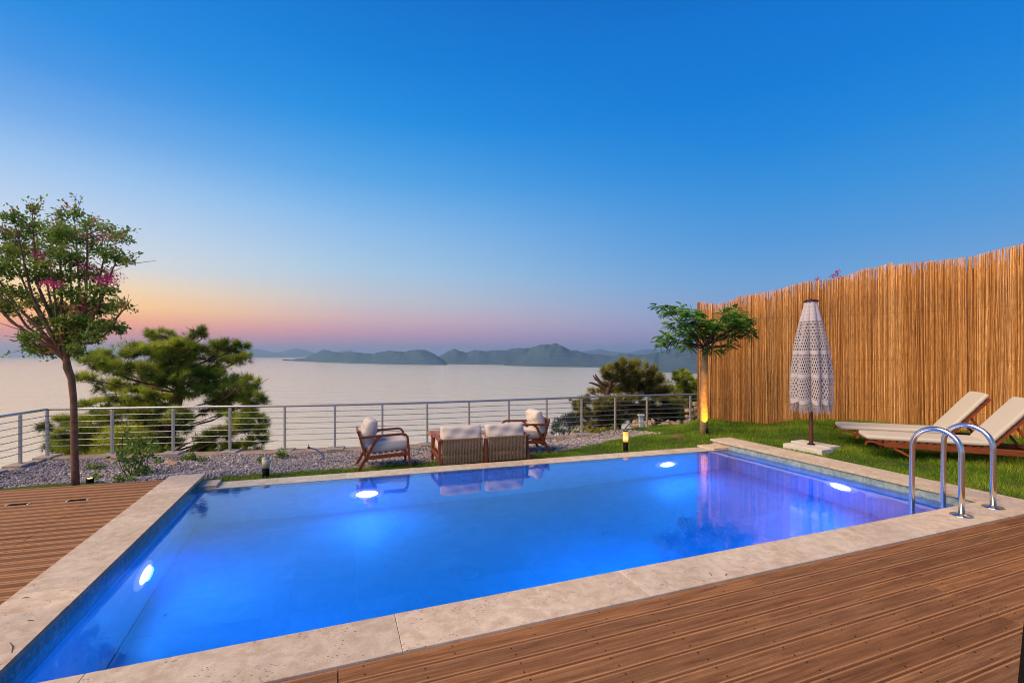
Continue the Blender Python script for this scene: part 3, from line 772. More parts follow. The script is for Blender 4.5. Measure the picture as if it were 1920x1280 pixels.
# left deck
dl = Vector((math.cos(R(17.2)), math.sin(R(17.2)))); nl = Vector((-dl.y, dl.x))
cutR = (NL - eN * .397, eL)                                       # boards butt against the coping
top = Vector((G(0, 917).x, G(0, 917).y))
JL0 = Vector((G(169, 936).x, G(169, 936).y)); JL1 = Vector((G(0, 1038).x, G(0, 1038).y)); jd = (JL1 - JL0).normalized()
deck2 = deck
for r_ in range(0, 48):
    o0 = top - nl * ((r_ + .5) * PITCH)
    # distance along the row to the coping line and to the joint line
    def hit(q, e):
        den = dl.x * e.y - dl.y * e.x; return ((q.x - o0.x) * e.y - (q.y - o0.y) * e.x) / den
    sR = hit(*cutR) ; sJ2 = hit(JL0, jd)
    if r_ < 2: ss = [-6, -1.9 + r_, sR]
    elif r_ == 2: ss = [-6, sJ2 - 2.2, sR]
    else: ss = [sJ2 - 5.2, sJ2 - 2.6, sJ2, sR]
    for i, (s0, s1) in enumerate(zip(ss, ss[1:])):
        if s1 - s0 < .08: continue
        a_, b_ = o0 + dl * (s0 + .003), o0 + dl * (s1 - .003)
        if b_.y < -1.5: continue
        plank(deck2, a_, b_, 0, mt=M_deck_sheen, cut1=cutR if i == len(ss) - 2 else None); screw_row(a_, b_, -.012)
o = screws.build('screw_heads', M_black, deck); tag(o, kind='stuff')
# dark joists / void under the boards
m = MB(); m.prism([(-14, -3), (13, -3), (13, 7.2), tuple(NR + eN * .5 - nn * .40), tuple(NL - nn * .40 - eN * .41), tuple(LCo[1] - eN * .03 - eL * .08), tuple(top - nl * .03), tuple(top - nl * .03 - dl * 8)], -.16, -.05)
tag(m.build('subfloor', M_black), kind='structure')
# the fascia of the left deck edge
m = MB(); a_ = top - dl * 6; b_ = top + dl * 1.75; m.beam((a_.x, a_.y, -.10), (b_.x, b_.y, -.10), .02, .13); m.build('fascia', M_deck, deck)
# ------------------------------------------------------------------ railing
def railing(pts, label, nbars=6, extra=None, blocks=None):
    r = empty('railing', (0, 0, 0)); tag(r, label, 'railing')
    up = Vector((0, 0, 1)); m = MB()
    zt = CURB_Z + .90
    m.tube([p + up * zt for p in pts], .024, 10); m.build('top_rail', M_rail, r, True)
    for k in range(nbars):
        z = CURB_Z + .90 - .118 * (k + 1) - .008
        m = MB(); m.tube([p + up * z for p in pts], .0075, 6); m.build('bar', M_rail, r, True)
    for i, p in enumerate(pts):
        d = (pts[min(i+1, len(pts)-1)] - pts[max(i-1, 0)]).normalized(); ang_ = math.atan2(d.y, d.x)
        zb = CURB_Z - (.0 if blocks is None or blocks[i] else .12)
        m = MB(); m.box((0, 0, (zt - zb) / 2 - .014), (.042, .042, zt - zb - .028), None, .004)
        o = m.build('post', M_post, r); o.location = (p.x, p.y, zb); o.rotation_euler = (0, 0, ang_)
        if blocks is None or blocks[i]:
            m = MB(); w = random.uniform(.30, .40); m.box((random.uniform(-.03, .03), 0, -.035), (w, .30, .07), Matrix.Rotation(random.uniform(-.06, .06), 3, 'Z'), .012)
            m.build('base_block', M_conc, o)
    return r
railing(POSTS_OFF + POSTS[:2], 'short left run of the grey metal railing, turning the corner behind the flowering tree')
blk = [True] * 13 + [True, False, False]
blk = blk[1:]
rr = POSTS[1:] + [Vector((5.02, 12.5, 0))]
r = empty('railing')
COL.objects.unlink(r); bpy.data.objects.remove(r)
# the long run shares the corner post, so its own first post is left out
def long_run():
    r = empty('railing', (0, 0, 0)); tag(r, 'long grey metal railing with six thin bars, between the gravel and the sea', 'railing')
    up = Vector((0, 0, 1)); zt = CURB_Z + .90
    pts = list(rr); pts[0] = pts[0] + (pts[1] - pts[0]).normalized() * .001
    m = MB(); m.tube([p + up * zt for p in pts], .024, 10); m.build('top_rail', M_rail, r, True)
    for k in range(6):
        z = CURB_Z + .90 - .118 * (k + 1) - .008
        m = MB(); m.tube([p + up * z for p in pts], .0075, 6); m.build('bar', M_rail, r, True)
    for i in range(1, len(pts) - 1):
        p = pts[i]; d = (pts[i+1] - pts[i-1]).normalized(); ang_ = math.atan2(d.y, d.x)
        has = i <= 12; zb = CURB_Z if has else CURB_Z - .12
        m = MB(); m.box((0, 0, (zt - zb) / 2 - .014), (.042, .042, zt - zb - .028), None, .004)
        o = m.build('post', M_post, r); o.location = (p.x, p.y, zb); o.rotation_euler = (0, 0, ang_)
        if has:
            m = MB(); w = random.uniform(.30, .40); m.box((random.uniform(-.03, .03), 0, -.035), (w, .30, .07), Matrix.Rotation(random.uniform(-.06, .06), 3, 'Z'), .012)
            m.build('base_block', M_conc, o)
    p = pts[-1]; m = MB(); m.box((0, 0, .35), (.045, .045, 1.55), None, .004); o = m.build('post', M_post, r); o.location = (p.x + .03, p.y, .0)
long_run()

# ------------------------------------------------------------------ reed fence
FPX = [(1309, 11.9), (1380, 11.55), (1450, 11.15), (1530, 10.75), (1600, 10.35), (1680, 9.85), (1750, 9.35), (1829, 8.85), (1905, 8.3), (1990, 7.7), (2100, 7.0), (2300, 6.1), (2700, 4.9), (3600, 3.6), (6000, 2.1)]
FP = [Vector(((px - 960) * Y / F, Y, 0)) for px, Y in FPX]
TOPPX = [(1309, 566), (1316, 566), (1330, 569), (1345, 569.5), (1360, 567), (1378, 560), (1384, 555), (1400, 553), (1420, 550), (1445, 546), (1460, 542), (1490, 533), (1510, 527.5), (1530, 526), (1550, 524), (1575, 519), (1600, 511), (1615, 504), (1640, 501), (1660, 495), (1674, 492), (1676, 497), (1700, 493), (1740, 489), (1780, 486), (1820, 481), (1850, 473), (1880, 465), (1910, 458), (1925, 454)]
cum = [0.0]
for a_, b_ in zip(FP, FP[1:]): cum.append(cum[-1] + (b_ - a_).length)
def fence_pt(s):
    k = max(0, min(len(FP) - 2, int(np.searchsorted(cum, s)) - 1)); f_ = (s - cum[k]) / (cum[k+1] - cum[k]); return FP[k].lerp(FP[k+1], f_)
fence = empty('reed_fence', (FP[0].x, FP[0].y, 0)); tag(fence, 'tall wavy fence of tan reeds along the right side of the lawn', 'fence')
f0 = FP[0]
rs = np.random.default_rng(5)
def reed_arrays(s_arr, rad, back, sides=4, seg=5):
    vs, fs, tn, singles = [], [], [], []
    patch = None
    for i, s in enumerate(s_arr):
        p = fence_pt(min(max(s, .0), cum[-1] - .01)); q = fence_pt(min(s + .05, cum[-1])); d = (q - p)
        if d.length < 1e-6: d = Vector((1, -.5, 0))
        d.normalize(); n = Vector((d.y, -d.x, 0))
        if n.y > 0: n = -n
        px = 960 + F * p.x / p.y
        tp = float(np.interp(px, [a[0] for a in TOPPX], [a[1] for a in TOPPX]))
        top = EYE - (tp - HOR) * p.y / F if px < 1925 else 3.4 + .08 * math.sin(s * 1.3)
        gap = rs.random()
        top += rs.normal(0, .007) - (.0 if gap > .03 else rs.random() * (.55 if px > 1560 else .3)) - (0 if back == 0 else .02 + .3 * rs.random() ** 2)
        bot = gzf(p.x, p.y) - .05 if i % 4 == 0 or not vs else bot
        wv = .035 * math.sin(s * 5.1) + .022 * math.sin(s * 12.7 + 1)          # folds of the screen
        lean = .018 * math.sin(s * 2.3 + 1) + .012 * math.sin(s * 7.1) + rs.normal(0, .0035) * (1 - back)
        r_ = rad * rs.uniform(.65, 1.35); bend = rs.normal(0, .004) * (1 - back)
        ring = []
        for k in range(seg + 1):
            f_ = k / seg; z = bot + (top - bot) * f_
            off = lean * (f_ - .5) * 2 + bend * math.sin(f_ * 6 + i); dep = wv * (1 - .5 * f_) + rs.normal(0, .002) + (0 if back == 0 else -.014)
            c = p + d * off + n * dep; rk = r_ * (1 - .25 * f_)
            for j in range(sides):
                a = 2 * math.pi * j / sides + i
                ring.append((c.x + (d.x * math.cos(a) + n.x * math.sin(a)) * rk - f0.x, c.y + (d.y * math.cos(a) + n.y * math.sin(a)) * rk - f0.y, z))
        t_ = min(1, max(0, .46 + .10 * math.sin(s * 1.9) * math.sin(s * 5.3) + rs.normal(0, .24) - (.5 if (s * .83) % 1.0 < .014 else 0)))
        if back: t_ *= .35  # backing reeds tinted dark to paint shade into the gaps
        singles.append((ring, t_))
    return singles
def fence_mesh(singles, name, sides=4, seg=5):
    nv = sides * (seg + 1); V_ = np.array([r for r, _ in singles]).reshape(-1, 3)
    base = [(k*sides+j, k*sides+(j+1) % sides, (k+1)*sides+(j+1) % sides, (k+1)*sides+j) for k in range(seg) for j in range(sides)]
    base += [tuple(seg * sides + j for j in range(4))] if sides == 4 else []
    base = np.array(base); Fs = (base[None] + (np.arange(len(singles)) * nv)[:, None, None]).reshape(-1, 4)
    tn = np.repeat([t for _, t in singles], nv)
    return np_mesh(name, V_, Fs, M_reed, fence, tn, smooth=True)
sp = .0080; Ltot = cum[-1]
s_all = np.arange(0, Ltot, sp) + rs.normal(0, .0013, len(np.arange(0, Ltot, sp)))
vis_end = next(c for c, (px, _) in zip(cum, FPX) if px >= 1990)
front = reed_arrays(s_all, .0046, 0)
# the 300 reeds that show largest: the ones nearest the camera at the right edge of the photograph
near = [i for i, s in enumerate(s_all) if s <= cum[8]][-300:]
ns = set(near)
for i in near:
    ring, t_ = front[i]; fence_mesh([front[i]], 'reed')
o = fence_mesh([f_ for i, f_ in enumerate(front) if i not in ns], 'reeds'); o.name = 'reed_screen'; tag(o, kind='stuff')
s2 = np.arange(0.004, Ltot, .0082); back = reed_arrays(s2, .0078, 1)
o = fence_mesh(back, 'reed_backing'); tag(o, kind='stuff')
for s in (0.03,):
    m = MB(); p = fence_pt(s) - f0; m.box((p.x - .01, p.y + .03, 1.45), (.05, .05, 3.0), None, .004); m.build('end_post', M_teak, fence)
# binding wires, three rows
for zz in (.5, 1.5, 2.5):
    m = MB(); pts = []
    for s in np.arange(0, Ltot - .05, .12):
        p = fence_pt(s); q = fence_pt(s + .05); d = (q - p).normalized(); n = Vector((d.y, -d.x, 0)); n = -n if n.y > 0 else n
        f_ = zz / 3.0; wv = (.035 * math.sin(s * 5.1) + .022 * math.sin(s * 12.7 + 1)) * (1 - .5 * f_)
        pts.append(p - f0 + n * (wv + .008) + Vector((0, 0, zz)))
    m.tube(pts, .0014, 3); m.build('binding_wire', M_pbark, fence)

# ------------------------------------------------------------------ ladder
def ladder():
    fl1 = G(1803, 966, 0); fl2 = G(1862, 951, 0); vv = Vector((-eN.y, eN.x, 0)); c = (fl1 + fl2) / 2
    r = empty('pool_ladder', c, math.atan2((fl2 - fl1).y, (fl2 - fl1).x)); tag(r, 'polished steel pool ladder with two hoop handrails at the right end', 'ladder')
    inv = Matrix.Rotation(-r.rotation_euler.z, 3, 'Z')
    for f_ in (fl1, fl2):
        o_ = inv @ (f_ - c); y = inv @ vv; pts = []
        rad = .212; zc = .835 - rad
        pts += [o_ + Vector((0, 0, .0)), o_ + Vector((0, 0, .3))]
        for k in range(17):
            a = math.pi * k / 16; pts.append(o_ + y * (rad - rad * math.cos(a)) + Vector((0, 0, zc + rad * math.sin(a))))
        e = o_ + y * (2 * rad + .004)
        pts += [e + Vector((0, 0, .2)), e + Vector((0, 0, -.5)), e + y * -.0 + Vector((0, 0, -1.0))]
        m = MB(); m.tube(pts, .0255, 16); h = m.build('handrail', M_steel, r, True)
        m = MB(); m.lathe([(0, 0.001), (.092, .001), (.092, .004), (.086, .009), (.04, .013), (.03, .022), (0, .022)], 32, o_); m.build('flange', M_steel, h, True)
    for z in (-.35, -.62, -.9):
        a_ = inv @ (fl1 - c) + (inv @ vv) * .43; b_ = inv @ (fl2 - c) + (inv @ vv) * .43
        m = MB(); m.beam(a_ + Vector((0, 0, z)), b_ + Vector((0, 0, z)), .08, .02); m.build('step', M_steel, r)
ladder()

# ------------------------------------------------------------------ lounge furniture
def side_frame(m, y, D=.80, armz=.545, arm_front=.37, arm_back=-.36, slope=.0):
    side = (0, 1, 0)
    # arm and front leg in one bent bar
    pts = [Vector((arm_back, y, armz - .015)), Vector((-.1, y, armz + .0)), Vector((arm_front - .09, y, armz + .012))]
    for k in range(1, 7):
        a = math.pi / 2 * k / 6; pts.append(Vector((arm_front - .09 + .085 * math.sin(a), y, armz + .012 - .085 * (1 - math.cos(a)))))
    pts += [Vector((arm_front + .01, y, .30)), Vector((D / 2 + .005, y, 0))]
    return pts
def chair_proto():
    r = empty('armchair')
    for y in (.30, -.30):
        m = MB(); pts = side_frame(m, y)
        k = len(pts) - 2
        m.sweep_rect(pts[:k+1], .042, .036, (0, 1, 0)); fr_ = m.build('armrest', M_teak, r)
        m = MB(); m.sweep_rect([pts[k], pts[-1]], .040, .034, (0, 1, 0)); m.build('leg', M_teak, r)
        m = MB(); m.sweep_rect([Vector((-.40, y, 0)), Vector((-.245, y, .27)), Vector((-.12, y, .50)), Vector((-.05, y, .545))], .038, .042, (0, 1, 0)); m.build('leg', M_teak, r)
        m = MB(); m.beam((-.27, y, .205), (.375, y, .235), .036, .055); m.build('side_rail', M_teak, r)
    m = MB(); m.beam((.35, -.28, .235), (.35, .28, .235), .03, .06); m.build('front_rail', M_teak, r)
    for k in range(7):
        x = -.24 + .09 * k; m = MB(); m.box((x, 0, .262 + .004 * k), (.055, .56, .014)); m.build('slat', M_teak, r)
    # back frame with rope
    for y in (.27, -.27):
        m = MB(); m.sweep_rect([Vector((-.265, y, .14)), Vector((-.33, y, .38)), Vector((-.40, y, .62))], .030, .032, (0, 1, 0)); m.build('back_post', M_teak, r)
    m = MB(); m.beam((-.402, -.27, .615), (-.402, .27, .615), .03, .045); m.build('back_rail', M_teak_light, r)
    m = MB(); m.beam((-.27, -.27, .16), (-.27, .27, .16), .03, .04); m.build('back_rail', M_teak, r)
    m = MB()
    for k in range(23):
        y = -.245 + .49 * k / 22; m.beam((-.415, y, .63), (-.285, y, .145), .012, .007, (1, 0, 0))
    o = m.build('rope_panel', M_rope, r); tag(o, kind='stuff')
    m = MB(); m.cushion((.66, .54, .155), Matrix.Rotation(R(-3), 3, 'Y'), (.06, 0, .355), .14, 16, .10, .002, 10); m.build('seat_cushion', M_fabric, r, True)
    Mb = Matrix.Rotation(R(-74), 3, 'Y')
    m = MB(); m.cushion((.46, .54, .19), Mb, (-.235, 0, .57), .34, 26, .28, .016); m.build('back_cushion', M_fabric, r, True)
    return r
ch = chair_proto()
q = [G(672, 883.5, -.22), G(666, 868, -.22), G(770.4, 874, -.22), G(760.6, 862, -.22)]
cc = sum(q, Vector()) / 4; a_ = math.atan2((q[2] - q[0] + q[3] - q[1]).y, (q[2] - q[0] + q[3] - q[1]).x)
ch.location = (cc.x, cc.y, gzf(cc.x, cc.y) + .004); ch.rotation_euler.z = a_
tag(ch, 'teak armchair with plump cream cushions, left of the sofa and facing right', 'armchair', 'teak armchairs either side of the sofa')
ch2 = copy_tree(ch)
p = G(1031, 846, -.25)                 # its near rear foot
a2 = math.radians(180 + 20); d2 = Vector((math.cos(a2), math.sin(a2), 0)); s2v = Vector((-d2.y, d2.x, 0))
c2 = p + d2 * .40 - s2v * .30 if (p - s2v * .3).y > p.y else p + d2 * .40 + s2v * .30
ch2.location = (c2.x, c2.y, gzf(c2.x, c2.y) + .01); ch2.rotation_euler.z = a2
tag(ch2, 'teak armchair with a wrinkled cream back cushion, behind the right end of the sofa', 'armchair', 'teak armchairs either side of the sofa')

def sofa():
    A_ = Vector((-1.16, 7.47, 0)); B_ = Vector((.27, 7.98, 0)); L = (B_ - A_).length; d = (B_ - A_).normalized()
    fwd = Vector((-d.y, d.x, 0)); c = (A_ + B_) / 2 + fwd * .36
    r = empty('sofa', (c.x, c.y, gzf(c.x, c.y) + .004), math.atan2(fwd.y, fwd.x)); tag(r, 'two-seat teak sofa with woven rope back, seen from behind', 'sofa')
    hw = L / 2; az = .50
    for y in (hw, -hw):
        s = 1 if y > 0 else -1
        m = MB(); m.sweep_rect([Vector((-.39, y, az - .015)), Vector((.36, y, az + .012))], .055, .034, (0, 1, 0)); m.build('armrest', M_teak, r)
        m = MB(); m.beam((.33, y, 0), (.33, y, az - .008), .04, .042, (1, 0, 0)); m.build('leg', M_teak, r)
        m = MB(); m.sweep_rect([Vector((-.40, y, 0)), Vector((-.35, y, .22)), Vector((-.305, y, az - .03))], .042, .05, (0, 1, 0)); m.build('leg', M_teak, r)
        m = MB(); m.beam((-.37, y, .17), (.33, y, .21), .034, .06); m.build('side_rail', M_teak, r)
    m = MB(); m.sweep_rect([Vector((-.40, 0, 0.06)), Vector((-.385, 0, .25)), Vector((-.365, 0, az - .02))], .05, .04, (0, 1, 0)); m.build('leg', M_teak, r)
    m = MB(); m.beam((.34, -hw, .2), (.34, hw, .2), .03, .06); m.build('front_rail', M_teak, r)
    m = MB(); m.beam((.30, 0, 0), (.30, 0, .2), .04, .04, (1, 0, 0)); m.build('leg', M_teak, r)
    for k in range(5): m = MB(); m.box((-.22 + .13 * k, 0, .222 + .003 * k), (.07, L - .06, .014)); m.build('slat', M_teak, r)
    for y in (hw / 2, -hw / 2):
        w = L / 2 - .085
        m = MB(); m.beam((-.372, y - w/2, az - .022), (-.372, y + w/2, az - .022), .032, .04); m.build('back_rail', M_rope, r)
        m = MB(); m.beam((-.385, y - w/2, .12), (-.385, y + w/2, .12), .03, .035); m.build('back_rail', M_teak, r)
        m = MB(); K_ = 27
        for k in range(K_):
            yy = y - w/2 + .012 + (w - .024) * k / (K_ - 1)
            m.sweep_rect([Vector((-.392, yy, az - .002)), Vector((-.40, yy + .002, .36)), Vector((-.398, yy - .002, .25)), Vector((-.404, yy, .10))], .0135, .007, (0, 1, 0))
            m.sweep_rect([Vector((-.352, yy + .012, az - .002)), Vector((-.366, yy + .012, .10))], .0135, .006, (0, 1, 0))
        for zz in (.24, .37):
            m.sweep_rect([Vector((-.379, y - w/2, zz)), Vector((-.379, y + w/2, zz))], .006, .03, (0, 0, 1))
        o = m.build('rope_panel', M_rope, r); tag(o, kind='stuff')
        m = MB(); m.cushion((.66, L / 2 - .05, .15), Matrix.Rotation(R(-2), 3, 'Y'), (.04, y, .31), .14, 16, .08, .002, 10); m.build('seat_cushion', M_fabric, r, True)
        m = MB(); m.cushion((.44, L / 2 - .05, .20), Matrix.Rotation(R(-78), 3, 'Y'), (-.235, y, .475), .30, 24, .2, .013, 8); m.build('back_cushion', M_fabric, r, True)
sofa()

def table():
    r = empty('coffee_table', (-1.02, 8.52, gzf(-1.02, 8.52) + .003), UANG); tag(r, 'low wooden coffee table with a thin rounded top, half hidden by the sofa', 'table')
    poly = []
    for cx_, cy_, a0_ in ((.42, .22, 0), (-.42, .22, 90), (-.42, -.22, 180), (.42, -.22, 270)):
        for k in range(6): a = R(a0_ + 18 * k); poly.append((cx_ + .09 * math.cos(a), cy_ + .09 * math.sin(a)))
    m = MB(); m.prism(poly, .425, .45, .008); m.build('tabletop', M_teak_light, r)
    m = MB(); m.prism([(.40, .22), (-.40, .22), (-.40, -.22), (.40, -.22)], .37, .424); m.build('apron', M_teak, r)
    for x, y in ((.40, .22), (-.40, .22), (-.40, -.22), (.40, -.22)):
        m = MB(); m.beam((x, y, 0), (x * .93, y * .93, .40), .04, .04, (1, 0, 0)); m.build('leg', M_teak, r)
table()

# ------------------------------------------------------------------ sun loungers
def lounger_proto():
    r = empty('sun_lounger'); W = .68; y0, y1 = .03, W - .03           # x: foot to head, y: near side to far side
    zr = .235
    for y in (y0, y1):
        m = MB(); m.beam((.16, y, zr), (2.02, y, zr), .032, .085, ch=.004); m.build('side_rail', M_teak, r)
        m = MB(); m.sweep_rect([Vector((.20, y, zr - .02)), Vector((.02, y, zr + .035)), Vector((-.06, y, zr + .02)), Vector((-.07, y, zr - .03))], .03, .03, (0, 1, 0)); m.build('handle', M_teak, r)
        m = MB(); m.beam((.50, y, 0), (.50, y, zr - .043), .06, .036, (1, 0, 0)); m.build('leg', M_teak, r)
        m = MB(); m.beam((.28, y, zr - .05), (.49, y, .07), .028, .035); m.build('brace', M_teak, r)
        m = MB(); m.beam((1.86, y, 0), (1.86, y, zr - .043), .09, .036, (1, 0, 0)); m.build('leg', M_teak, r)
        for x in (.52, 1.42, 1.8):
            m = MB(); s = -1 if y == y0 else 1; m.tube([(x, y + s * .015, zr), (x, y + s * .019, zr)], .008, 8); m.build('bolt', M_steel, r)
    for k in range(15):
        x = .10 + .088 * k; m = MB(); m.box((x, W / 2, zr + .052), (.06, W - .02, .014)); m.build('slat', M_teak, r)
    hx, hz = 1.40, zr + .045; a = R(52); L = .80; dx, dz = math.cos(a), math.sin(a)
    for y in (.06, W - .06):
        m = MB(); m.beam((hx, y, hz), (hx + dx * L, y, hz + dz * L), .03, .042); m.build('back_frame', M_teak, r)
        m = MB(); m.beam((hx + dx * .42, y + (.03 if y < .3 else -.03), hz + dz * .42), (hx + .50, y + (.03 if y < .3 else -.03), zr - .01), .024, .03); m.build('support_strut', M_teak, r)
    for k in range(9):
        s = .06 + .085 * k; m = MB(); m.box((hx + dx * s - dz * .028, W / 2, hz + dz * s + dx * .028), (.06, W - .08, .012), Matrix.Rotation(-a, 3, 'Y')); m.build('slat', M_teak, r)
    m = MB(); m.beam((hx + .50, .05, zr - .01), (hx + .50, W - .05, zr - .01), .03, .03); m.build('crossbar', M_teak, r)
    # cushion: seat part and raised back part
    c = MB(); c.cushion((1.50, W - .02, .070), Matrix.Rotation(R(-.6), 3, 'Y'), (.665, W / 2, zr + .098), .16, 22, .05, .0015, 14); c.build('seat_cushion', M_lfabric, r, True)
    c = MB(); c.cushion((.86, W - .02, .062), Matrix.Rotation(-a, 3, 'Y'), (hx + dx * .42 - dz * .068, W / 2, hz + dz * .42 + dx * .068), .16, 20, .05, .0015, 12); c.build('back_cushion', M_lfabric, r, True)
    return r
lg = lounger_proto(); LA = math.atan2(-.45, .893)
def put_l(o, x, y):
    d_ = Vector((math.cos(LA), math.sin(LA))); p_ = Vector((x, y)) + d_ * .9
    o.location = (x, y, max(gzf(p_.x, p_.y), gzf(x + d_.x * .5, y + d_.y * .5)) + .0); o.rotation_euler.z = LA
put_l(lg, 5.61, 7.24)
tag(lg, 'wooden sun lounger with beige cushion nearer the pool, right behind the steel ladder', 'sun lounger', 'sun loungers on the lawn by the reed fence')
lg2 = copy_tree(lg); put_l(lg2, 5.83, 8.12)
tag(lg2, 'wooden sun lounger with beige cushion farther back, against the reed fence', 'sun lounger', 'sun loungers on the lawn by the reed fence')

# ------------------------------------------------------------------ parasol
def parasol():
    c = Vector((5.17, 8.02, 0)); z0 = gzf(c.x, c.y)
    # the two marble slabs it stands on
    for k, off in ((0, (-.17, -.06)), (1, (.17, .06))):
        pos = c + U * off[0] + V * off[1]; b = empty('base_slab', (pos.x, pos.y, z0 - .01), UANG + R(4))
        COL.objects.unlink(b); bpy.data.objects.remove(b)
        m = MB(); m.box((0, 0, .045), (.315, .66, .09), None, .006); o = m.build('paving_slab', M_slab, None, False, (pos.x, pos.y, z0 - .005), UANG + R(3 if k else 5))
        tag(o, 'pale marble slab weighing down the parasol foot, ' + ('the one nearer the loungers' if k else 'the one nearer the pool'), 'slab', 'marble slabs under the closed parasol')
    r = empty('parasol', (c.x, c.y, z0 + .085)); tag(r, 'closed white crochet parasol with a fringe, on a dark wooden pole', 'parasol')
    m = MB(); m.lathe([(0, 0), (.036, 0), (.036, .03), (.031, .05), (.031, 2.42), (0, 2.42)], 16); m.build('pole', M_pole, r, True)
    m = MB(); m.lathe([(0, 0), (.06, 0), (.06, .012), (.045, .02), (0, .02)], 16); m.build('base_plate', M_black, r, True)
    m = MB(); m.lathe([(0, .60), (.05, .60), (.05, .65), (0, .65)], 12); m.tube([(.03, -.04, .62), (.075, -.05, .62)], .008, 6); m.build('crank', M_black, r, True)
    m = MB(); m.lathe([(0, 2.47), (.115, 2.465), (.12, 2.478), (.07, 2.50), (.02, 2.505), (.015, 2.52), (0, 2.525)], 24); m.build('finial_cap', M_pole, r, True)
    ns_, nz_ = 256, 132; top, bot = 2.465, .72; lobes = 8
    rsx = np.random.default_rng(3); phs = rsx.uniform(0, 2, 10)
    def surf(a, f):
        z = top + (bot - top) * f
        R0 = np.interp(f, [0, .06, .2, .42, .7, .9, 1.0], [.092, .112, .17, .24, .285, .292, .278])
        fold = (np.abs(np.sin(a * lobes / 2 + .5 * np.sin(a + .5) + .35 * np.sin(f * 2.2 + 2 * a))) ** .7)
        sk = (1 - (.12 + .42 * np.minimum(1, f * 1.6)) * (1 - fold)) * (1 + .10 * np.minimum(1, f * 2) * np.sin(2 * a + 1.3 + 1.2 * f))
        rr_ = R0 * sk * (1 + .03 * np.sin(3 * a + 2 * f) + .02 * np.sin(5 * a - 4 * f))
        lf = .075 * f ** 3 * (fold - .6) * 1.0
        return rr_ * np.cos(a), rr_ * np.sin(a), z - lf
    A, Fz = np.meshgrid(np.linspace(0, 2 * np.pi, ns_ + 1)[:-1], np.linspace(0, 1, nz_ + 1))
    X_, Y_, Z_ = surf(A, Fz); V_ = np.stack([X_, Y_, Z_], -1).reshape(-1, 3)
    j, i = np.meshgrid(np.arange(nz_), np.arange(ns_), indexing='ij'); i2 = (i + 1) % ns_
    q = np.stack([j * ns_ + i, j * ns_ + i2, (j + 1) * ns_ + i2, (j + 1) * ns_ + i], -1)
    # crochet pattern: rows of oblong holes, with closed bands
    f = (j + .5) / nz_
    band = (f < .02) | ((f > .485) & (f < .52)) | ((f > .715) & (f < .75)) | (f > .955)
    rowi = j // 4; hole_ = (((i + 2 * (rowi % 2)) % 4) < 2) & ((j % 4) >= 1) & ~band
    fine = f < .20
    hole_ = np.where(fine, (((i + 3 * ((j // 5) % 2)) % 6) < 1) & ((j % 5) == 2) & (f > .02), hole_)
    Q = q[~hole_].reshape(-1, 4)
    o = np_mesh('canopy', V_, Q, M_crochet, r, smooth=True)
    sm = o.modifiers.new('thickness', 'SOLIDIFY'); sm.thickness = .004; sm.offset = -1
    # fringe
    m = MB(); ra = random.Random(4)
    for k in range(260):
        a = 2 * math.pi * k / 260 + ra.uniform(-.01, .01); x, y, z = [float(w) for w in surf(np.array(a), np.array(1.0))]
        L = ra.uniform(.10, .17); dx, dy = ra.uniform(-.015, .015), ra.uniform(-.015, .015)
        m.tube([(x, y, z + .02), (x * 1.01 + dx * .3, y * 1.01 + dy * .3, z - L * .5), (x * .99 + dx, y * .99 + dy, z - L)], .0028, 3, False)
    o = m.build('fringe', M_crochet, r); tag(o, kind='stuff')
    for k in range(8):
        a = 2 * math.pi * (k + .5) / 8; m = MB(); m.tube([(.05 * math.cos(a), .05 * math.sin(a), 2.44), (.13 * math.cos(a), .13 * math.sin(a), .95)], .008, 5); m.build('rib', M_pole, r)
parasol()

# ------------------------------------------------------------------ garden lamps
def m_glow(name, col, st):
    t = NT(name); t.b.inputs['Base Color'].default_value = (.6, .4, .15, 1); tc = t.n('TexCoord'); sp_ = t.n('SeparateXYZ'); t.l(tc.outputs['Object'], sp_.inputs[0])
    c = t.ramp(t.math('SUBTRACT', t.math('MULTIPLY', sp_.outputs['Z'], 5.0), .95), [(.0, (1, .22, .01)), (.22, (1, .72, .22)), (.38, (1, .80, .34)), (.62, (1, .42, .03)), (.95, (.95, .27, 0))])
    t.l(c, t.b.inputs['Emission Color']); t.b.inputs['Emission Strength'].default_value = st; return t.m
M_lit = m_glow('lit_amber_diffuser', None, 1.1)
M_diff = m_plain('cream_diffuser', (.72, .60, .38), .4)
def bollard(px, pyb, lit, label, hgt, rad):
    p = Gg(px, pyb); r = empty('bollard_lamp', p); tag(r, label, 'lamp', 'bollard lamps along the pool')
    h0 = hgt * .47
    m = MB(); m.lathe([(0, -.03), (rad * .92, -.03), (rad * .92, h0 - .004), (0, h0 - .004)], 20); m.build('post', M_black, r, True)
    m = MB(); m.lathe([(0, h0), (rad, h0), (rad, hgt - .016), (0, hgt - .016)], 24); m.build('diffuser', M_lit if lit else M_diff, r, True)
    m = MB(); m.lathe([(0, hgt - .015), (rad * 1.05, hgt - .015), (rad * 1.05, hgt - .004), (rad * .8, hgt), (0, hgt)], 24); m.build('cap', M_rail if not lit else M_black, r, True)
bollard(1173, 846, True, 'bollard lamp glowing amber on its black base in the grass, right of the armchairs', .40, .050)
bollard(498.5, 895, False, 'unlit cream bollard lamp with black base, at the gravel left of the armchairs', .305, .052)

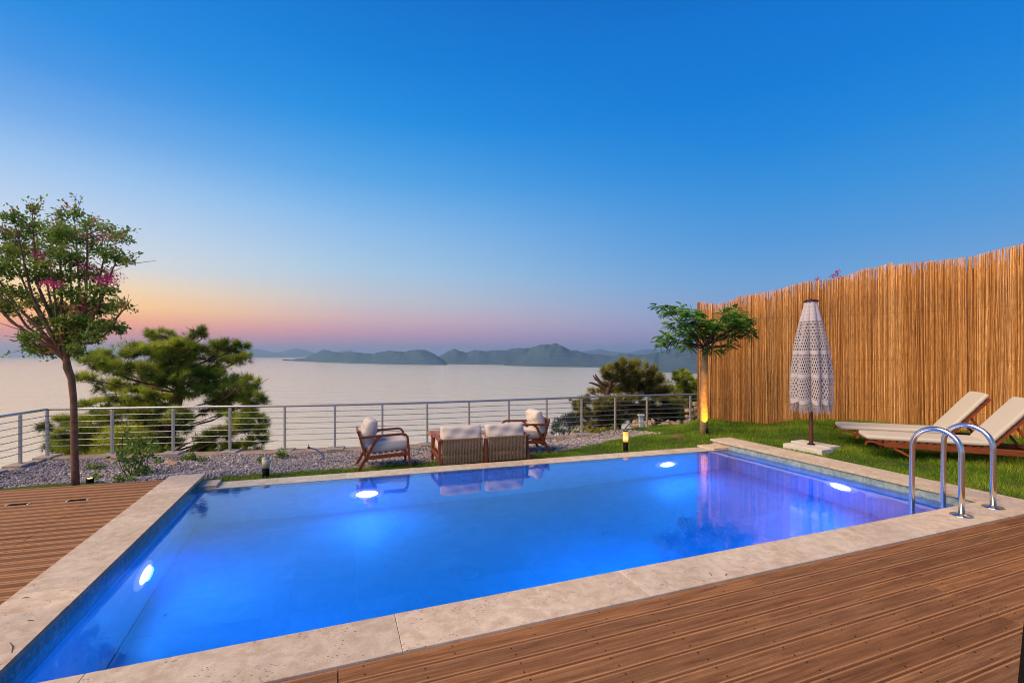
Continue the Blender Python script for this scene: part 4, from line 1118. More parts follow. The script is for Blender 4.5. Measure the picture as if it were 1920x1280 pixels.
# spotlight at the foot of the slim tree
p = Gg(1325, 815)
r = empty('spotlight', (p.x, p.y, p.z)); tag(r, 'small black spotlight lighting up the trunk of the slim tree', 'spotlight', 'spotlights at the tree trunks')
m = MB(); m.tube([(0, 0, -.04), (0, 0, .05)], .008, 6); m.build('spike', M_black, r)
m = MB(); m.tube([(0, 0, .04), (-.012, .0, .13)], .038, 12); m.build('housing', M_black, r, True)
l = bpy.data.lights.new('tree_spot', 'SPOT'); l.energy = 170; l.color = (1, .40, .012); l.spot_size = R(42); l.spot_blend = .12; l.shadow_soft_size = .02
lo = bpy.data.objects.new('tree_spot', l); COL.objects.link(lo); lo.parent = r; lo.location = (-.065, -.46, .03)
lo.rotation_euler = Vector((.05, -.10, -1)).to_track_quat('Z', 'Y').to_euler()
d_ = Vector((0, .37, .43)); lo.rotation_euler = (-d_).to_track_quat('Z', 'Y').to_euler()
# buried spot beside the flowering tree
p = Gg(161, 906)
r = empty('spotlight', (p.x, p.y + .06, p.z)); tag(r, 'tiny glowing ground spotlight at the deck edge by the flowering tree', 'spotlight', 'spotlights at the tree trunks')
m = MB(); m.lathe([(0, -.03), (.04, -.03), (.045, .05), (.03, .055), (0, .04)], 14); m.build('housing', M_black, r, True)
t = NT('spot_lens'); t.b.inputs['Emission Color'].default_value = (1, .62, .12, 1); t.b.inputs['Emission Strength'].default_value = 5
m = MB(); m.lathe([(0, .046), (.028, .056), (.028, .058), (0, .062)], 12); m.build('lens', t.m, r, True)
l = bpy.data.lights.new('ground_spot', 'SPOT'); l.energy = 5; l.color = (1, .5, .08); l.spot_size = R(70); l.spot_blend = .7; l.shadow_soft_size = .02
lo = bpy.data.objects.new('ground_spot', l); COL.objects.link(lo); lo.parent = r; lo.location = (0, 0, .08); d_ = Vector((-.10, -.02, .6)); lo.rotation_euler = (-d_).to_track_quat('Z', 'Y').to_euler()

# recessed deck lights on the left deck
for (px, py, lb) in ((34, 943.5, 'small flush deck light in the left deck, the one nearer the photo edge'), (146, 935.5, 'small flush deck light in the left deck, below the flowering tree')):
    p = G(px, py, 0); r = empty('deck_light', (p.x, p.y, -.0118), R(17.2)); tag(r, lb, 'deck light', 'flush lights in the left deck')
    m = MB(); m.box((0, 0, .003), (.17, .052, .006)); m.build('lens', M_black, r)
    for sg in (-1, 1): m = MB(); m.box((sg * .092, 0, .003), (.014, .05, .006), None, .001); m.build('end_cap', M_steel, r)

# blue hose with a brass tap fitting poking out of the gravel
pa = Gg(607, 858); r = empty('water_hose', pa); tag(r, 'bright blue hose sticking out of the gravel with a sprinkler fitting', 'hose')
q0 = P(580, 839, pa.y - .05) - pa; q1 = P(594, 843, pa.y) - pa
m = MB(); m.tube([(.02, 0, -.03), (-.01, 0, .06), tuple(q1), tuple(q1.lerp(q0, .6) + Vector((0, 0, .005))), tuple(q0)], .0125, 8); m.build('hose', M_hose, r, True)
m = MB(); m.tube([tuple(q0 + Vector((.012, 0, 0))), tuple(q0 + Vector((-.03, 0, .003)))], .018, 8); m.tube([tuple(q0), tuple(q0 + Vector((-.02, 0, .065)))], .006, 6); m.build('fitting', M_black, r, True)

# black leg of something standing at the right edge of the picture
m = MB(); m.beam(Vector((1.978, 1.80, -.01)), Vector((2.075, 1.80, .95)), .05, .05, (0, 1, 0), .003)
o = m.build('black_post', M_black); tag(o, 'black slanting metal leg cut off by the right edge of the photo', 'post')
# ------------------------------------------------------------------ foliage builders
def rand_rot(n, r):
    q = r.normal(size=(n, 4)); q /= np.linalg.norm(q, axis=1)[:, None]; w, x, y, z = q.T
    return np.stack([np.stack([1-2*(y*y+z*z), 2*(x*y-z*w), 2*(x*z+y*w)], -1), np.stack([2*(x*y+z*w), 1-2*(x*x+z*z), 2*(y*z-x*w)], -1),
                     np.stack([2*(x*z-y*w), 2*(y*z+x*w), 1-2*(x*x+y*y)], -1)], 1)
LEAF = np.array([(0, 0, 0), (.5, .30, .04), (1, 0, -.05), (.5, -.30, .04)])
LEAF_F = np.array([(0, 1, 2, 3)])
def leaves_at(C, size, r, name, mat, parent, tint=None, rot=None, shape=LEAF):
    n = len(C); Rm = rand_rot(n, r) if rot is None else rot
    s = size * r.uniform(.6, 1.25, n)
    Vx = np.einsum('nij,kj->nki', Rm, shape) * s[:, None, None] + C[:, None, :]
    k = len(shape); Fc = (np.arange(n)[:, None] * k + np.arange(4)[None]).reshape(n, 4)
    if tint is None: tint = r.uniform(0, 1, n)
    return np_mesh(name, Vx.reshape(-1, 3), Fc, mat, parent, np.repeat(tint, k))
def pts_in_pads(pads, Y, dens, r, depth=1.0, surf=.0, clump=0.0):
    out, tn, nrm = [], [], []
    for pd in pads:
        px, py, rx, ry = pd[:4]; dy = pd[4] if len(pd) > 4 else r.normal(0, .35) * depth
        c = P(px, py, Y + dy); k = (Y + dy) / F; ax, az = rx * k, ry * k; ay = min(ax, max(az, ax * .7)) 
        n = max(6, int(dens * rx * ry))
        d = r.normal(size=(n, 3)); d /= np.linalg.norm(d, axis=1)[:, None]; rad = r.uniform(surf, 1, n) ** .5
        ct = 0
        if clump:
            mcl = max(4, int(rx * ry / 26)); dc = r.normal(size=(mcl, 3)); dc /= np.linalg.norm(dc, axis=1)[:, None]; rc = r.uniform(.15, 1, mcl) ** .45
            pick = r.integers(0, mcl, n); ccs = dc * rc[:, None]; q0 = ccs[pick] + r.normal(0, 1, (n, 3)) * np.array([.10, .10, .16]) * clump; rad = np.linalg.norm(q0, axis=1); d = q0 / rad[:, None]; ct = r.normal(0, .16, mcl)[pick]
        # lumpy outline
        rad *= 1 + .22 * np.sin(d[:, 0] * 5 + px) * np.sin(d[:, 2] * 4 + py)
        q = d * rad[:, None] * np.array([ax, ay, az]); out.append(q + np.array(c)); nrm.append(d)
        base = r.uniform(.25, .6)
        tn.append(np.clip(base + .30 * d[:, 2] + .12 * np.sin(d[:, 0] * 4 + py) + r.normal(0, .12, n) + ct, 0, 1))  # tint rises towards each pad's top, painting lit tops into the pines
    return np.concatenate(out), np.concatenate(tn), np.concatenate(nrm)
def frames(dirs, r):
    d = dirs / np.linalg.norm(dirs, axis=1)[:, None]; a = r.normal(size=d.shape); s = np.cross(a, d); s /= np.linalg.norm(s, axis=1)[:, None]
    return np.stack([d, s, np.cross(d, s)], -1)
def needle_tufts(C, dirs, tint, r, L, nn_, wid, name, mat, parent, spread=.9):
    n = len(C); C2 = np.repeat(C, nn_, 0); D = np.repeat(dirs, nn_, 0) + r.normal(0, spread, (n * nn_, 3)); D /= np.linalg.norm(D, axis=1)[:, None]
    s = np.cross(r.normal(size=D.shape), D); s /= np.linalg.norm(s, axis=1)[:, None]
    l = (L * r.uniform(.6, 1.2, len(D)))[:, None]; off = r.uniform(0, .35, len(D))[:, None] * l
    b = C2 + D * off * .3
    Vx = np.stack([b + s * wid / 2, b - s * wid / 2, b + D * l], 1).reshape(-1, 3)
    Fc = np.arange(len(D) * 3).reshape(-1, 3); tt = np.clip(np.repeat(tint, nn_) + r.normal(0, .08, len(D)), 0, 1)
    return np_mesh(name, Vx, Fc, mat, parent, np.repeat(tt, 3))
def limb(m, a, b, r0, r1, r, n=5, bend=.12, sides=6):
    a, b = Vector(a), Vector(b); L = (b - a).length; pts = [a]
    off = Vector((r.normal(), r.normal(), r.normal() * .5)) * L * bend
    for k in range(1, n): f = k / n; pts.append(a.lerp(b, f) + off * math.sin(f * math.pi) + Vector(tuple(r.normal(0, .012 * L, 3))))
    pts.append(b); m.tube(pts, [r0 + (r1 - r0) * k / n for k in range(n + 1)], sides, False)

# ------------------------------------------------------------------ flowering tree (left)
def myrtle():
    r = np.random.default_rng(11); Y = 5.86; base = P(143, 909, Y); base.z = gzf(base.x, Y) - .05
    t_ = empty('crape_myrtle_tree', base); tag(t_, 'slender tree with pink blossoms and many upright stems, beside the left deck', 'tree')
    rel_ = lambda p: Vector(p) - base
    m = MB()
    tp = [rel_(base), rel_(P(140, 860, Y)), rel_(P(139, 800, Y)), rel_(P(138, 750, Y)), rel_(P(134, 710, Y)), rel_(P(126, 688, Y)), rel_(P(124, 668, Y))]
    m.tube(tp, [.043, .040, .037, .036, .038, .044, .032], 12); m.build('trunk', M_bark, t_, True)
    stems = [(-30, 560, .5), (0, 545, -.3), (10, 455, .2), (60, 392, .1), (28, 420, -.4), (75, 470, .5), (112, 415, -.2), (140, 412, .3), (165, 425, -.3), (205, 445, .2), (228, 465, -.2),
             (205, 520, .4), (240, 572, 0), (222, 612, -.2), (60, 650, .1), (45, 633, -.3), (150, 540, .5), (95, 500, -.5), (-45, 470, .1), (185, 570, -.4), (130, 470, .0), (-60, 520, -.2)]
    m = MB(); fork = rel_(P(126, 688, Y)); fork2 = rel_(P(120, 672, Y)); fork3 = rel_(P(132, 665, Y))
    tips = []
    for i, (px, py, dy) in enumerate(stems):
        tip = rel_(P(px, py, Y + dy)); st = (fork2 if px < 90 else fork3 if px > 130 else fork) + Vector((0, 0, r.uniform(-.02, .12)))
        mid = st.lerp(tip, .5) + Vector((.06 * (1 if px > 126 else -1), r.normal(0, .05), -.04))
        m.tube([st, st.lerp(mid, .5) + Vector((0, 0, .02)), mid, mid.lerp(tip, .5) + Vector((0, 0, .02)), tip], [.024, .02, .015, .010, .004], 6, False)
        for k in range(7):
            f = r.uniform(.35, .95); q = mid.lerp(tip, f) if f > .5 else st.lerp(mid, f * 2)
            e = q + Vector((r.normal(0, .14), r.normal(0, .14), abs(r.normal(.12, .08)))); m.tube([q, q.lerp(e, .5), e], [.006, .004, .002], 4, False)
    m.build('stems', M_bark, t_, True)
    pads = [(62,392,9,16),(25,408,18,12),(60,425,28,14),(115,405,12,12),(140,402,12,10),(165,420,14,12),(190,427,12,9),(110,435,32,17),(150,445,35,15),(28,440,32,16),(213,442,18,14),(235,450,12,6),
            (238,490,15,7),(205,478,25,13),(55,470,45,17),(125,478,42,18),(10,500,30,16),(90,518,38,12),(168,515,32,12),(192,545,22,9),(130,550,24,10),(28,548,24,9),(10,575,24,9),(60,565,14,6),(110,580,20,8),
            (160,572,18,9),(192,577,22,8),(225,570,13,5),(150,602,26,10),(192,610,20,8),(224,616,9,4),(72,602,14,5),(130,628,20,12),(168,630,20,8),(52,632,14,6),(142,655,12,8),(62,650,13,6),(88,656,17,6),(108,605,12,6),
            (-35,440,26,26),(-45,500,30,25),(-30,560,25,18),(-60,470,20,30),(98,450,26,12),(180,462,22,10),(15,470,26,10),(75,495,24,8)]
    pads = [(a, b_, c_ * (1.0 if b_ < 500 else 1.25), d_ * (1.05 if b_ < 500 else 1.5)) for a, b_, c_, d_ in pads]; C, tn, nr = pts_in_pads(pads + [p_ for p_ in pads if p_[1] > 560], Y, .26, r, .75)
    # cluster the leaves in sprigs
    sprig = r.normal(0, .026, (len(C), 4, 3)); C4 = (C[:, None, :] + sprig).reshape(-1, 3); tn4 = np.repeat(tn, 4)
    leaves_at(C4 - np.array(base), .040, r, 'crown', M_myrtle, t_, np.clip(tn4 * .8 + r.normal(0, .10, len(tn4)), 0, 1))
    # loose sprays that break the outline
    m = MB(); Cs, ts = [], []
    ctr = P(115, 500, Y)
    for (px, py, rx, ry) in pads + pads[:26]:
        for _ in range(2):
            s = P(min(px, 215) + r.normal(0, rx * .45), py + r.normal(0, ry * .4), Y + r.normal(0, .3)); dv = (s - ctr); dv.z = dv.z * .5 + .12; dv += Vector(tuple(r.normal(0, .22, 3))); dv.normalize()
            L = r.uniform(.10, .24); e = s + dv * L; a_ = s - base; m.tube([a_, a_ + dv * L * .5, e - base], [.004, .003, .0015], 3, False)
            k = int(L * 85); f = r.uniform(0, 1.05, k)[:, None]; Cs.append(np.array(s) + np.array(dv)[None] * L * f + r.normal(0, .022, (k, 3))); ts.append(np.full(k, r.uniform(.1, .95)))
    tag(m.build('twigs', M_bark, t_), kind='stuff'); Cs = np.concatenate(Cs); ts = np.concatenate(ts)
    leaves_at(Cs - np.array(base), .044, r, 'spray_leaves', M_myrtle, t_, np.clip(ts + r.normal(0, .1, len(ts)), 0, 1))
    for (px, py, n) in ((152, 494, 230), (162, 500, 160), (83, 491, 190), (96, 532, 200), (200, 525, 210), (214, 517, 130), (190, 528, 120), (133, 440, 120), (184, 443, 110), (75, 478, 90), (155, 579, 90), (105, 472, 70), (15, 436, 80), (210, 530, 60)):
        dy = r.normal(0, .2) - .15; c = P(px, py, Y + dy)
        C = np.array(c) + r.normal(0, 1, (n, 3)) * np.array([.055, .05, .028]); leaves_at(C - np.array(base), .022, r, 'blossom', M_pink, t_)
myrtle()

# ------------------------------------------------------------------ pines
def pine(name, Y, base, trunk, pads, mat, label, dens=.12, L=.20, wid=.014, nn_=12, seed=1, dead=None, k_=2.5, cat='tree', barkm=None, depth=1.6, tr=.16, up=.9, group=None, bough=True):
    r = np.random.default_rng(seed); b = P(*base, Y); t_ = empty(name, b); tag(t_, label, cat, group)
    rel_ = lambda p: Vector(p) - b
    m = MB(); tp = [rel_(P(x, y, Y)) for x, y in trunk]; k = len(tp)
    m.tube(tp, [tr * (1 - .75 * i / (k - 1)) for i in range(k)], 9, False); m.build('trunk', barkm or M_pbark, t_, True)
    fixed = []
    for pd in pads:
        dy = pd[4] if len(pd) > 4 else r.normal(0, .55) * depth
        fixed.append((pd[0], pd[1], pd[2], pd[3], float(np.clip(dy, -2.2, 2.4))))
    if bough:
        m = MB()
        for (px, py, rx, ry, dy) in fixed:
            c = rel_(P(px, py + ry * .4, Y + dy))
            # leave the trunk a little below the pad
            best = min(tp, key=lambda q: abs(q.z - (c.z - .45 * abs(c.x - q.x))) + .2 * abs(q.x - c.x)); rad = max(.018, min(.07, (c - best).length * .014))
            limb(m, best, c, rad, .014, r, 6, .07, 5)
            for s in range(5):
                e = c + Vector((r.normal() * rx * .6 * Y / F, r.normal() * .25, r.normal(.2, .4) * ry * Y / F)); limb(m, c.lerp(best, r.uniform(0, .3)), e, .012, .005, r, 3, .1, 4)
        m.build('branches', barkm or M_pbark, t_, True)
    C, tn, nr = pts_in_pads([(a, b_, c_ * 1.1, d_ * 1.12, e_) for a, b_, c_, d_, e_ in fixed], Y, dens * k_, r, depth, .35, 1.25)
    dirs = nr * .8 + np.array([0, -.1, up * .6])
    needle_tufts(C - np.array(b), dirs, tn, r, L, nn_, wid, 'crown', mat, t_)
    if dead:
        m = MB()
        for seq in dead: m.tube([rel_(P(x, y, Y)) for x, y in seq], [.07 * (1 - .8 * i / (len(seq) - 1)) for i in range(len(seq))], 5, False)
        m.build('dead_branch', M_pbark, t_)
    return t_
L_PADS = [(305,627,24,7),(285,630,12,5),(372,617,9,7),(378,628,12,6),(345,633,22,8),(415,650,30,9),(450,648,14,7),(268,659,40,12),(330,654,36,13),(385,668,52,12),(447,674,26,10),(205,668,38,11),(172,682,26,11),(235,690,40,9),
          (262,702,34,12),(300,692,34,9),(285,722,40,11),(215,724,30,12),(320,710,34,11),(390,694,40,8),(400,714,50,12),(440,732,42,14),(468,716,20,9),(470,748,26,13),(360,735,40,8),(190,756,24,7),(160,708,20,7),(166,762,22,7),(250,742,40,8),
          (240,772,50,13),(180,790,40,11),(112,793,22,9),(90,800,12,6),(268,795,42,17),(205,812,42,16),(185,822,46,17),(145,843,54,16),(232,832,54,22),(290,795,30,15),(285,838,30,24),(335,798,22,13),(322,828,20,14),
          (457,783,32,12),(480,795,26,12),(447,800,28,13),(490,814,18,12),(415,812,20,7),(375,832,26,9),(405,842,36,10),(457,842,36,9),(476,852,24,8),(395,768,24,6),(430,770,24,7),(130,812,30,10),(110,835,20,12),(235,858,60,12),(420,862,40,8),(335,690,36,16),(300,752,42,12),(330,776,26,12),(310,668,40,12),(365,700,40,12),(262,768,40,10),(345,650,40,10),(425,750,34,10)]
pine('pine_tree', 14.0, (300, 1010), [(285,1010),(300,900),(310,860),(318,810),(328,770),(336,735),(340,700),(345,670),(352,645),(368,622)], L_PADS, M_pine,
     'big spreading green pine behind the left part of the railing', .26, .19, .010, 15, 21, tr=.22, k_=2.2)
R_PADS = [(1160,679,7,7),(1178,683,18,9),(1142,696,13,10),(1164,701,28,13),(1193,699,25,12),(1214,695,13,9),(1142,716,18,12),(1171,716,28,12),(1206,713,28,14),(1234,707,13,9),(1222,728,36,13),(1246,729,20,10),
          (1130,731,11,6),(1106,734,7,4),(1074,754,6,5),(1086,757,8,4),(1107,752,16,7),(1135,755,26,9),(1164,750,26,9),(1188,757,28,10),(1098,769,22,9),(1130,771,26,10),(1171,774,26,10),(1091,787,20,9),(1127,787,26,10),(1113,801,26,9),
          (1190,738,22,9),(1155,733,14,7),(1083,773,12,6),(1150,795,16,8),(1190,778,20,10),(1155,765,24,9)]
pine('pine_tree', 17.0, (1165, 900), [(1150,900),(1155,820),(1158,790),(1150,760),(1138,735),(1150,710),(1165,690)], R_PADS, M_pine2,
     'olive-green pine with bare dead twigs on its left, behind the right part of the railing', .36, .18, .012, 13, 22,
     dead=[[(1140,722),(1124,716),(1115,709),(1112,703)],[(1124,716),(1118,706),(1116,701)],[(1138,732),(1122,722),(1107,717),(1104,718)],[(1140,750),(1133,737),(1128,730)]], tr=.2, depth=1.3)
pine('pine_tree', 20.0, (1275, 860), [(1282,860),(1281,780),(1280,720),(1279,697)], [(1279,696,6,6),(1272,704,9,6),(1286,704,9,6),(1279,713,18,7),(1268,722,16,7),(1290,722,16,8),(1279,733,24,9),(1262,738,18,8),(1296,741,16,9),(1280,752,30,10)], M_pine,
     'small dark green conical pine by the end of the railing', .5, .17, .016, 12, 23, tr=.12, depth=.8, up=.5)
pine('pine_tree', 19.0, (1250, 860), [(1252,860),(1250,790),(1246,750)], [(1240,745,22,10),(1262,752,24,10),(1240,760,30,12),(1275,764,26,12),(1235,775,28,12),(1262,778,28,10),(1215,770,22,12),(1285,778,20,9),(1240,790,34,8),(1205,790,20,8)], M_pine2,
     'dark low pine thicket right behind the end of the railing', .34, .19, .016, 12, 24, tr=.12, depth=1.0)
pine('pine_tree', 21.0, (1304, 860), [(1305,860),(1305,790),(1303,716)], [(1303,714,5,7),(1300,724,8,9),(1306,735,9,10),(1312,728,10,12),(1310,750,14,12),(1300,760,14,10)], M_pine,
     'narrow green pine tip peeking out beside the reed fence', .5, .17, .016, 12, 25, tr=.1, depth=.5, up=.5)

def bush(name, px, py, Y, pads, mat, label, size, dens, seed, cat='shrub', nleaf=3, group=None):
    r = np.random.default_rng(seed); b = P(px, py, Y); t_ = empty(name, b); tag(t_, label, cat, group)
    C, tn, nr = pts_in_pads(pads, Y, dens, r, .4)
    C = (C[:, None, :] + r.normal(0, size * .5, (len(C), nleaf, 3))).reshape(-1, 3)
    leaves_at(C - np.array(b), size, r, 'foliage', mat, t_, np.clip(np.repeat(tn, nleaf) + r.normal(0, .12, len(C)), 0, 1))
    m = MB()
    for pd in pads: limb(m, (r.normal(0, .03), r.normal(0, .03), -.05), P(pd[0], pd[1], Y) - b, .018 if Y > 11 else .008, .004, r, 4, .1, 4)
    m.build('stem', M_pbark, t_)
    return t_
bush('coastal_shrub', 1062, 815, 14.5, [(1062,783,14,8),(1048,790,12,9),(1070,795,16,9),(1078,783,8,6),(1040,800,10,7)], M_greysh, 'dark blue-green bush beyond the railing, left of the olive pine', .05, 1.6, 31)
bush('coastal_shrub', 1050, 822, 14.0, [(1046,806,12,6),(1060,808,12,5),(1036,811,8,4)], M_greysh, 'low round grey bush at the curb below the blue-green one', .04, 1.8, 32)
bush('coastal_shrub', 1095, 815, 14.2, [(1092,804,14,7),(1110,808,14,6),(1080,810,10,5),(1130,806,14,6),(1150,803,10,5)], M_pine2, 'brownish scrub along the wall under the olive pine', .045, 1.3, 33)

# ------------------------------------------------------------------ slim uplit tree
def slim():
    r = np.random.default_rng(41); b3 = Gg(1319, 814); Y = b3.y; b = b3 + Vector((0, 0, -.03)); t_ = empty('slim_tree', b)
    tag(t_, 'slim tree with flat feathery crown and amber-lit trunk, in front of the reed fence', 'tree')
    rel_ = lambda p: Vector(p) - b
    m = MB(); m.tube([Vector((0, 0, -.1)), rel_(P(1320, 780, Y)), rel_(P(1319, 745, Y)), rel_(P(1320, 710, Y)), rel_(P(1321, 675, Y)), rel_(P(1322, 650, Y))], [.088, .078, .072, .066, .060, .055], 12); m.build('trunk', M_palmbark, t_, True)
    pads = [(1240,574,9,4),(1252,578,9,5),(1264,584,15,7),(1279,573,5,5),(1297,586,16,8),(1264,607,15,8),(1305,602,18,10),(1248,630,11,6),(1240,643,8,5),(1258,640,8,6),(1290,620,15,9),(1312,626,17,9),(1290,646,13,8),(1276,636,10,7),(1340,610,14,7),(1360,606,15,9),
            (1373,580,7,8),(1362,590,11,8),(1393,600,13,7),(1390,618,17,8),(1407,624,7,6),(1342,623,13,7),(1336,654,13,5),(1368,647,11,4),(1373,628,12,5),(1385,590,8,6),(1325,612,14,8),(1380,608,12,7),(1400,612,9,6)]
    fx = [(a, b_, c_, d_, float(np.clip(r.normal(0, .35), -.7, .6))) for a, b_, c_, d_ in pads]
    m = MB(); top_ = rel_(P(1322, 652, Y))
    for (px, py, rx, ry, dy) in fx:
        limb(m, top_ + Vector((r.normal(0, .02), r.normal(0, .02), r.uniform(-.05, .05))), rel_(P(px, py, Y + dy)), .016, .005, r, 6, .05, 5)
    m.build('branches', M_pbark, t_, True)
    C, tn, nr = pts_in_pads(fx, Y, .42, r, .3, .1)
    # pinnate fronds: a drooping rachis with paired leaflets
    n = len(C); D = nr + r.normal(0, .6, (n, 3)); D[:, 2] = D[:, 2] * .4 - .02; D /= np.linalg.norm(D, axis=1)[:, None]
    sd = np.cross(D, np.array([0, 0, 1.0])); sd /= np.linalg.norm(sd, axis=1)[:, None] + 1e-6
    Ls = r.uniform(.09, .18, n); Vl = []; tl = []
    for k in range(9):
        f = (k + 1) / 9
        c = C + D * (Ls * f)[:, None] + np.array([0, 0, -1.0]) * (.06 * f * f * Ls / .2)[:, None]
        for sg in (-1, 1):
            l = .058 * (1 - .4 * abs(f - .5)); dirv = sd * sg * .9 + D * .45 + np.array([0, 0, -.25]); w = D * .014 + np.array([0, 0, .006])
            Vl.append(np.stack([c, c + dirv * l * .5 + w, c + dirv * l, c + dirv * l * .5 - w], 1)); tl.append(np.repeat(np.clip(tn + r.normal(0, .1, n), 0, 1), 4))
    Vl = np.concatenate(Vl).reshape(-1, 3) - np.array(b); Fc = np.arange(len(Vl)).reshape(-1, 4)
    np_mesh('crown', Vl, Fc, M_frond, t_, np.concatenate(tl))
slim()

# ------------------------------------------------------------------ shrub and weeds by the gravel
b0 = Gg(248, 893)
bush('leafy_shrub', 248, 893, b0.y, [(235,802,6,6),(232,812,8,5),(245,818,10,5),(258,816,7,4),(250,830,14,7),(268,828,12,5),(284,828,7,6),(240,842,12,8),(262,842,12,7),(285,838,8,5),(276,850,12,6),(232,856,12,7),(250,862,14,7),(225,852,8,4),(283,855,6,4),
      (262,876,12,6),(275,880,10,6),(255,888,12,6),(240,872,8,6),(285,884,8,4)], M_shrub, 'young leafy shrub with shiny leaves and reddish tips, growing in the gravel', .062, .30, 51, 'shrub', 2)
def weed(px, py, rx, ry, label, seed, mat=None, cat='weed'):
    p = Gg(px, py); bush('weed', px, py, p.y, [(px, py - ry * .9, rx, ry), (px - rx * .5, py - ry * .5, rx * .5, ry * .6), (px + rx * .5, py - ry * .5, rx * .5, ry * .6)], mat or M_shrub, label, .045, .65, seed, cat, 2, 'weeds in the gravel')
weed(176, 878, 18, 5, 'low green weed at the curb, right of the flowering tree trunk', 61)
weed(355, 864, 14, 9, 'leafy pale-flowered weed between two railing blocks', 62)
weed(378, 866, 6, 6, 'small weed tuft right of the pale-flowered weed', 63)
weed(528, 858, 11, 10, 'bright green weed at the curb above the unlit lamp', 64)
weed(490, 865, 10, 5, 'yellowish weed left of the unlit lamp', 65)
weed(180, 897, 9, 5, 'tiny weed near the deck edge beside the ground spotlight', 66)
weed(232, 901, 18, 4, 'dark creeping weed at the deck edge under the leafy shrub', 67)
weed(295, 870, 10, 6, 'small weed between the leafy shrub and the railing', 68)
weed(1124, 812, 10, 2.4, 'thin green weed at the curb left of the lit lamp', 69)
# pink sprigs of a climber beyond the fence
pf = P(1568, 545, 11.2); r_ = np.random.default_rng(71); t_ = empty('bougainvillea', pf); tag(t_, 'pink bougainvillea sprigs poking above the reed fence', 'climber')
m = MB()
for (px, py) in ((1571, 509), (1567, 515), (1561, 518), (1533, 523), (1575, 520)):
    e = P(px, py, 11.2) - pf; m.tube([Vector((0, 0, -1.2)), e * .5 + Vector((0, 0, -.1)), e], [.008, .006, .002], 4, False)
    C = np.array(P(px, py, 11.2)) + r_.normal(0, 1, (34, 3)) * np.array([.03, .04, .035]); leaves_at(C - np.array(pf), .04, r_, 'blossom', M_pink, t_)
m.build('stem', M_pbark, t_)

# ------------------------------------------------------------------ stones, rubble wall and pale post near the fence end
def rock(c, s, seed, mat, name='stone', parent=None):
    r = np.random.default_rng(seed); m = MB(); n1_, n2_ = 7, 9; vs = [(0, 0, s[2])]
    for i in range(1, n1_):
        for j in range(n2_):
            th = math.pi * i / n1_; ph = 2 * math.pi * j / n2_; q = 1 + r.normal(0, .10)
            vs.append((s[0] * q * math.sin(th) * math.cos(ph), s[1] * q * math.sin(th) * math.sin(ph), s[2] * q * math.cos(th)))
    vs.append((0, 0, -s[2])); fs = [(0, 1 + j, 1 + (j + 1) % n2_) for j in range(n2_)]
    for i in range(n1_ - 2):
        for j in range(n2_): a = 1 + i * n2_ + j; b = 1 + i * n2_ + (j + 1) % n2_; fs.append((a, a + n2_, b + n2_, b))
    last = len(vs) - 1; fs += [(last, last - n2_ + (j + 1) % n2_, last - n2_ + j) for j in range(n2_)]
    m.add(vs, fs); o = m.build(name, mat, parent, False); o.location = c; return o
w0 = Gg(1300, 798); rw = empty('rubble_wall', w0); tag(rw, 'rough tan rubble wall where the railing meets the reed fence', 'wall')
rr_ = np.random.default_rng(81)
for k in range(26):
    px = 1288 + (k % 9) * 8.5; lay = k // 9; c = P(px, 790 - lay * 11 + rr_.normal(0, 2), 12.75 + rr_.normal(0, .12)) - w0
    rock(c, (rr_.uniform(.05, .10), .10, rr_.uniform(.04, .07)), 100 + k, M_stone, 'stone', rw)
m = MB(); c = P(1306, 757, 12.8) - w0; m.box(c, (.17, .15, .10), None, .008); m.build('cap_block', M_conc, rw)
lf = empty('rubble_wall', P(1235, 800, 16)); tag(lf, 'broken stone outcrop seen through the railing below the low pines', 'rock')
for k in range(36):
    c = P(1190 + rr_.uniform(0, 85), 797 + rr_.normal(0, 4), 15.6 + rr_.normal(0, .4)) - P(1235, 800, 16)
    rock(c, tuple(rr_.uniform(.05, .17, 3)), 200 + k, M_stone, 'stone', lf)
lf.name = 'stone_outcrop'
m = MB(); c = P(1202, 790, 14.6); m.box((0, 0, 0), (.13, .13, .36), None, .01); m.box((0, 0, .2), (.19, .19, .05), None, .008); o = m.build('stone_pedestal', m_plain('pale_blue_stone', (.42, .50, .56), .8, 0, .2, 8)); o.location = c; tag(o, 'pale bluish stone pedestal beyond the railing, left of the tan outcrop', 'pedestal')
# loose stones along the curb
for (px, py, s, lb) in ((318, 866, .07, 'brown stone by the curb left of the railing block'), (328, 868, .06, 'brown stone between curb and gravel under a railing post'), (214, 862, .10, 'large tan stone behind the leafy shrub'), (1040, 822, .05, 'small orange stone at the curb behind the right armchair'), (1078, 816, .07, 'reddish stone at the curb by the grey bush')):
    p = Gg(px, py + 3); o = rock(p + Vector((0, 0, s * .4)), (s * 1.4, s, s * .7), int(px), M_stone, 'garden_stone'); tag(o, lb, 'stone', 'loose stones along the curb')
# straw heap by the fence and dry patch on the lawn
def straw(px, py, w, h, n, label, seed):
    r = np.random.default_rng(seed); p = Gg(px, py); C = r.normal(0, 1, (n, 3)) * np.array([w * .5, w * .4, h * .4]); C[:, 2] = np.abs(C[:, 2])
    D = r.normal(0, 1, (n, 3)); D[:, 2] *= .35; D /= np.linalg.norm(D, axis=1)[:, None]; s = np.cross(D, np.array([0, 0, 1.])); L = r.uniform(.06, .16, n)[:, None]
    Vx = np.stack([C - D * L / 2 + s * .002, C - D * L / 2 - s * .002, C + D * L / 2 + np.array([0, 0, .01])], 1).reshape(-1, 3)
    o = np_mesh('straw_heap', Vx, np.arange(n * 3).reshape(-1, 3), M_straw, None, np.repeat(r.uniform(0, 1, n), 3)); o.location = p; tag(o, label, 'straw')
straw(1466, 795, .26, .13, 900, 'tangled heap of dry straw on the grass, left of the parasol by the fence', 91)
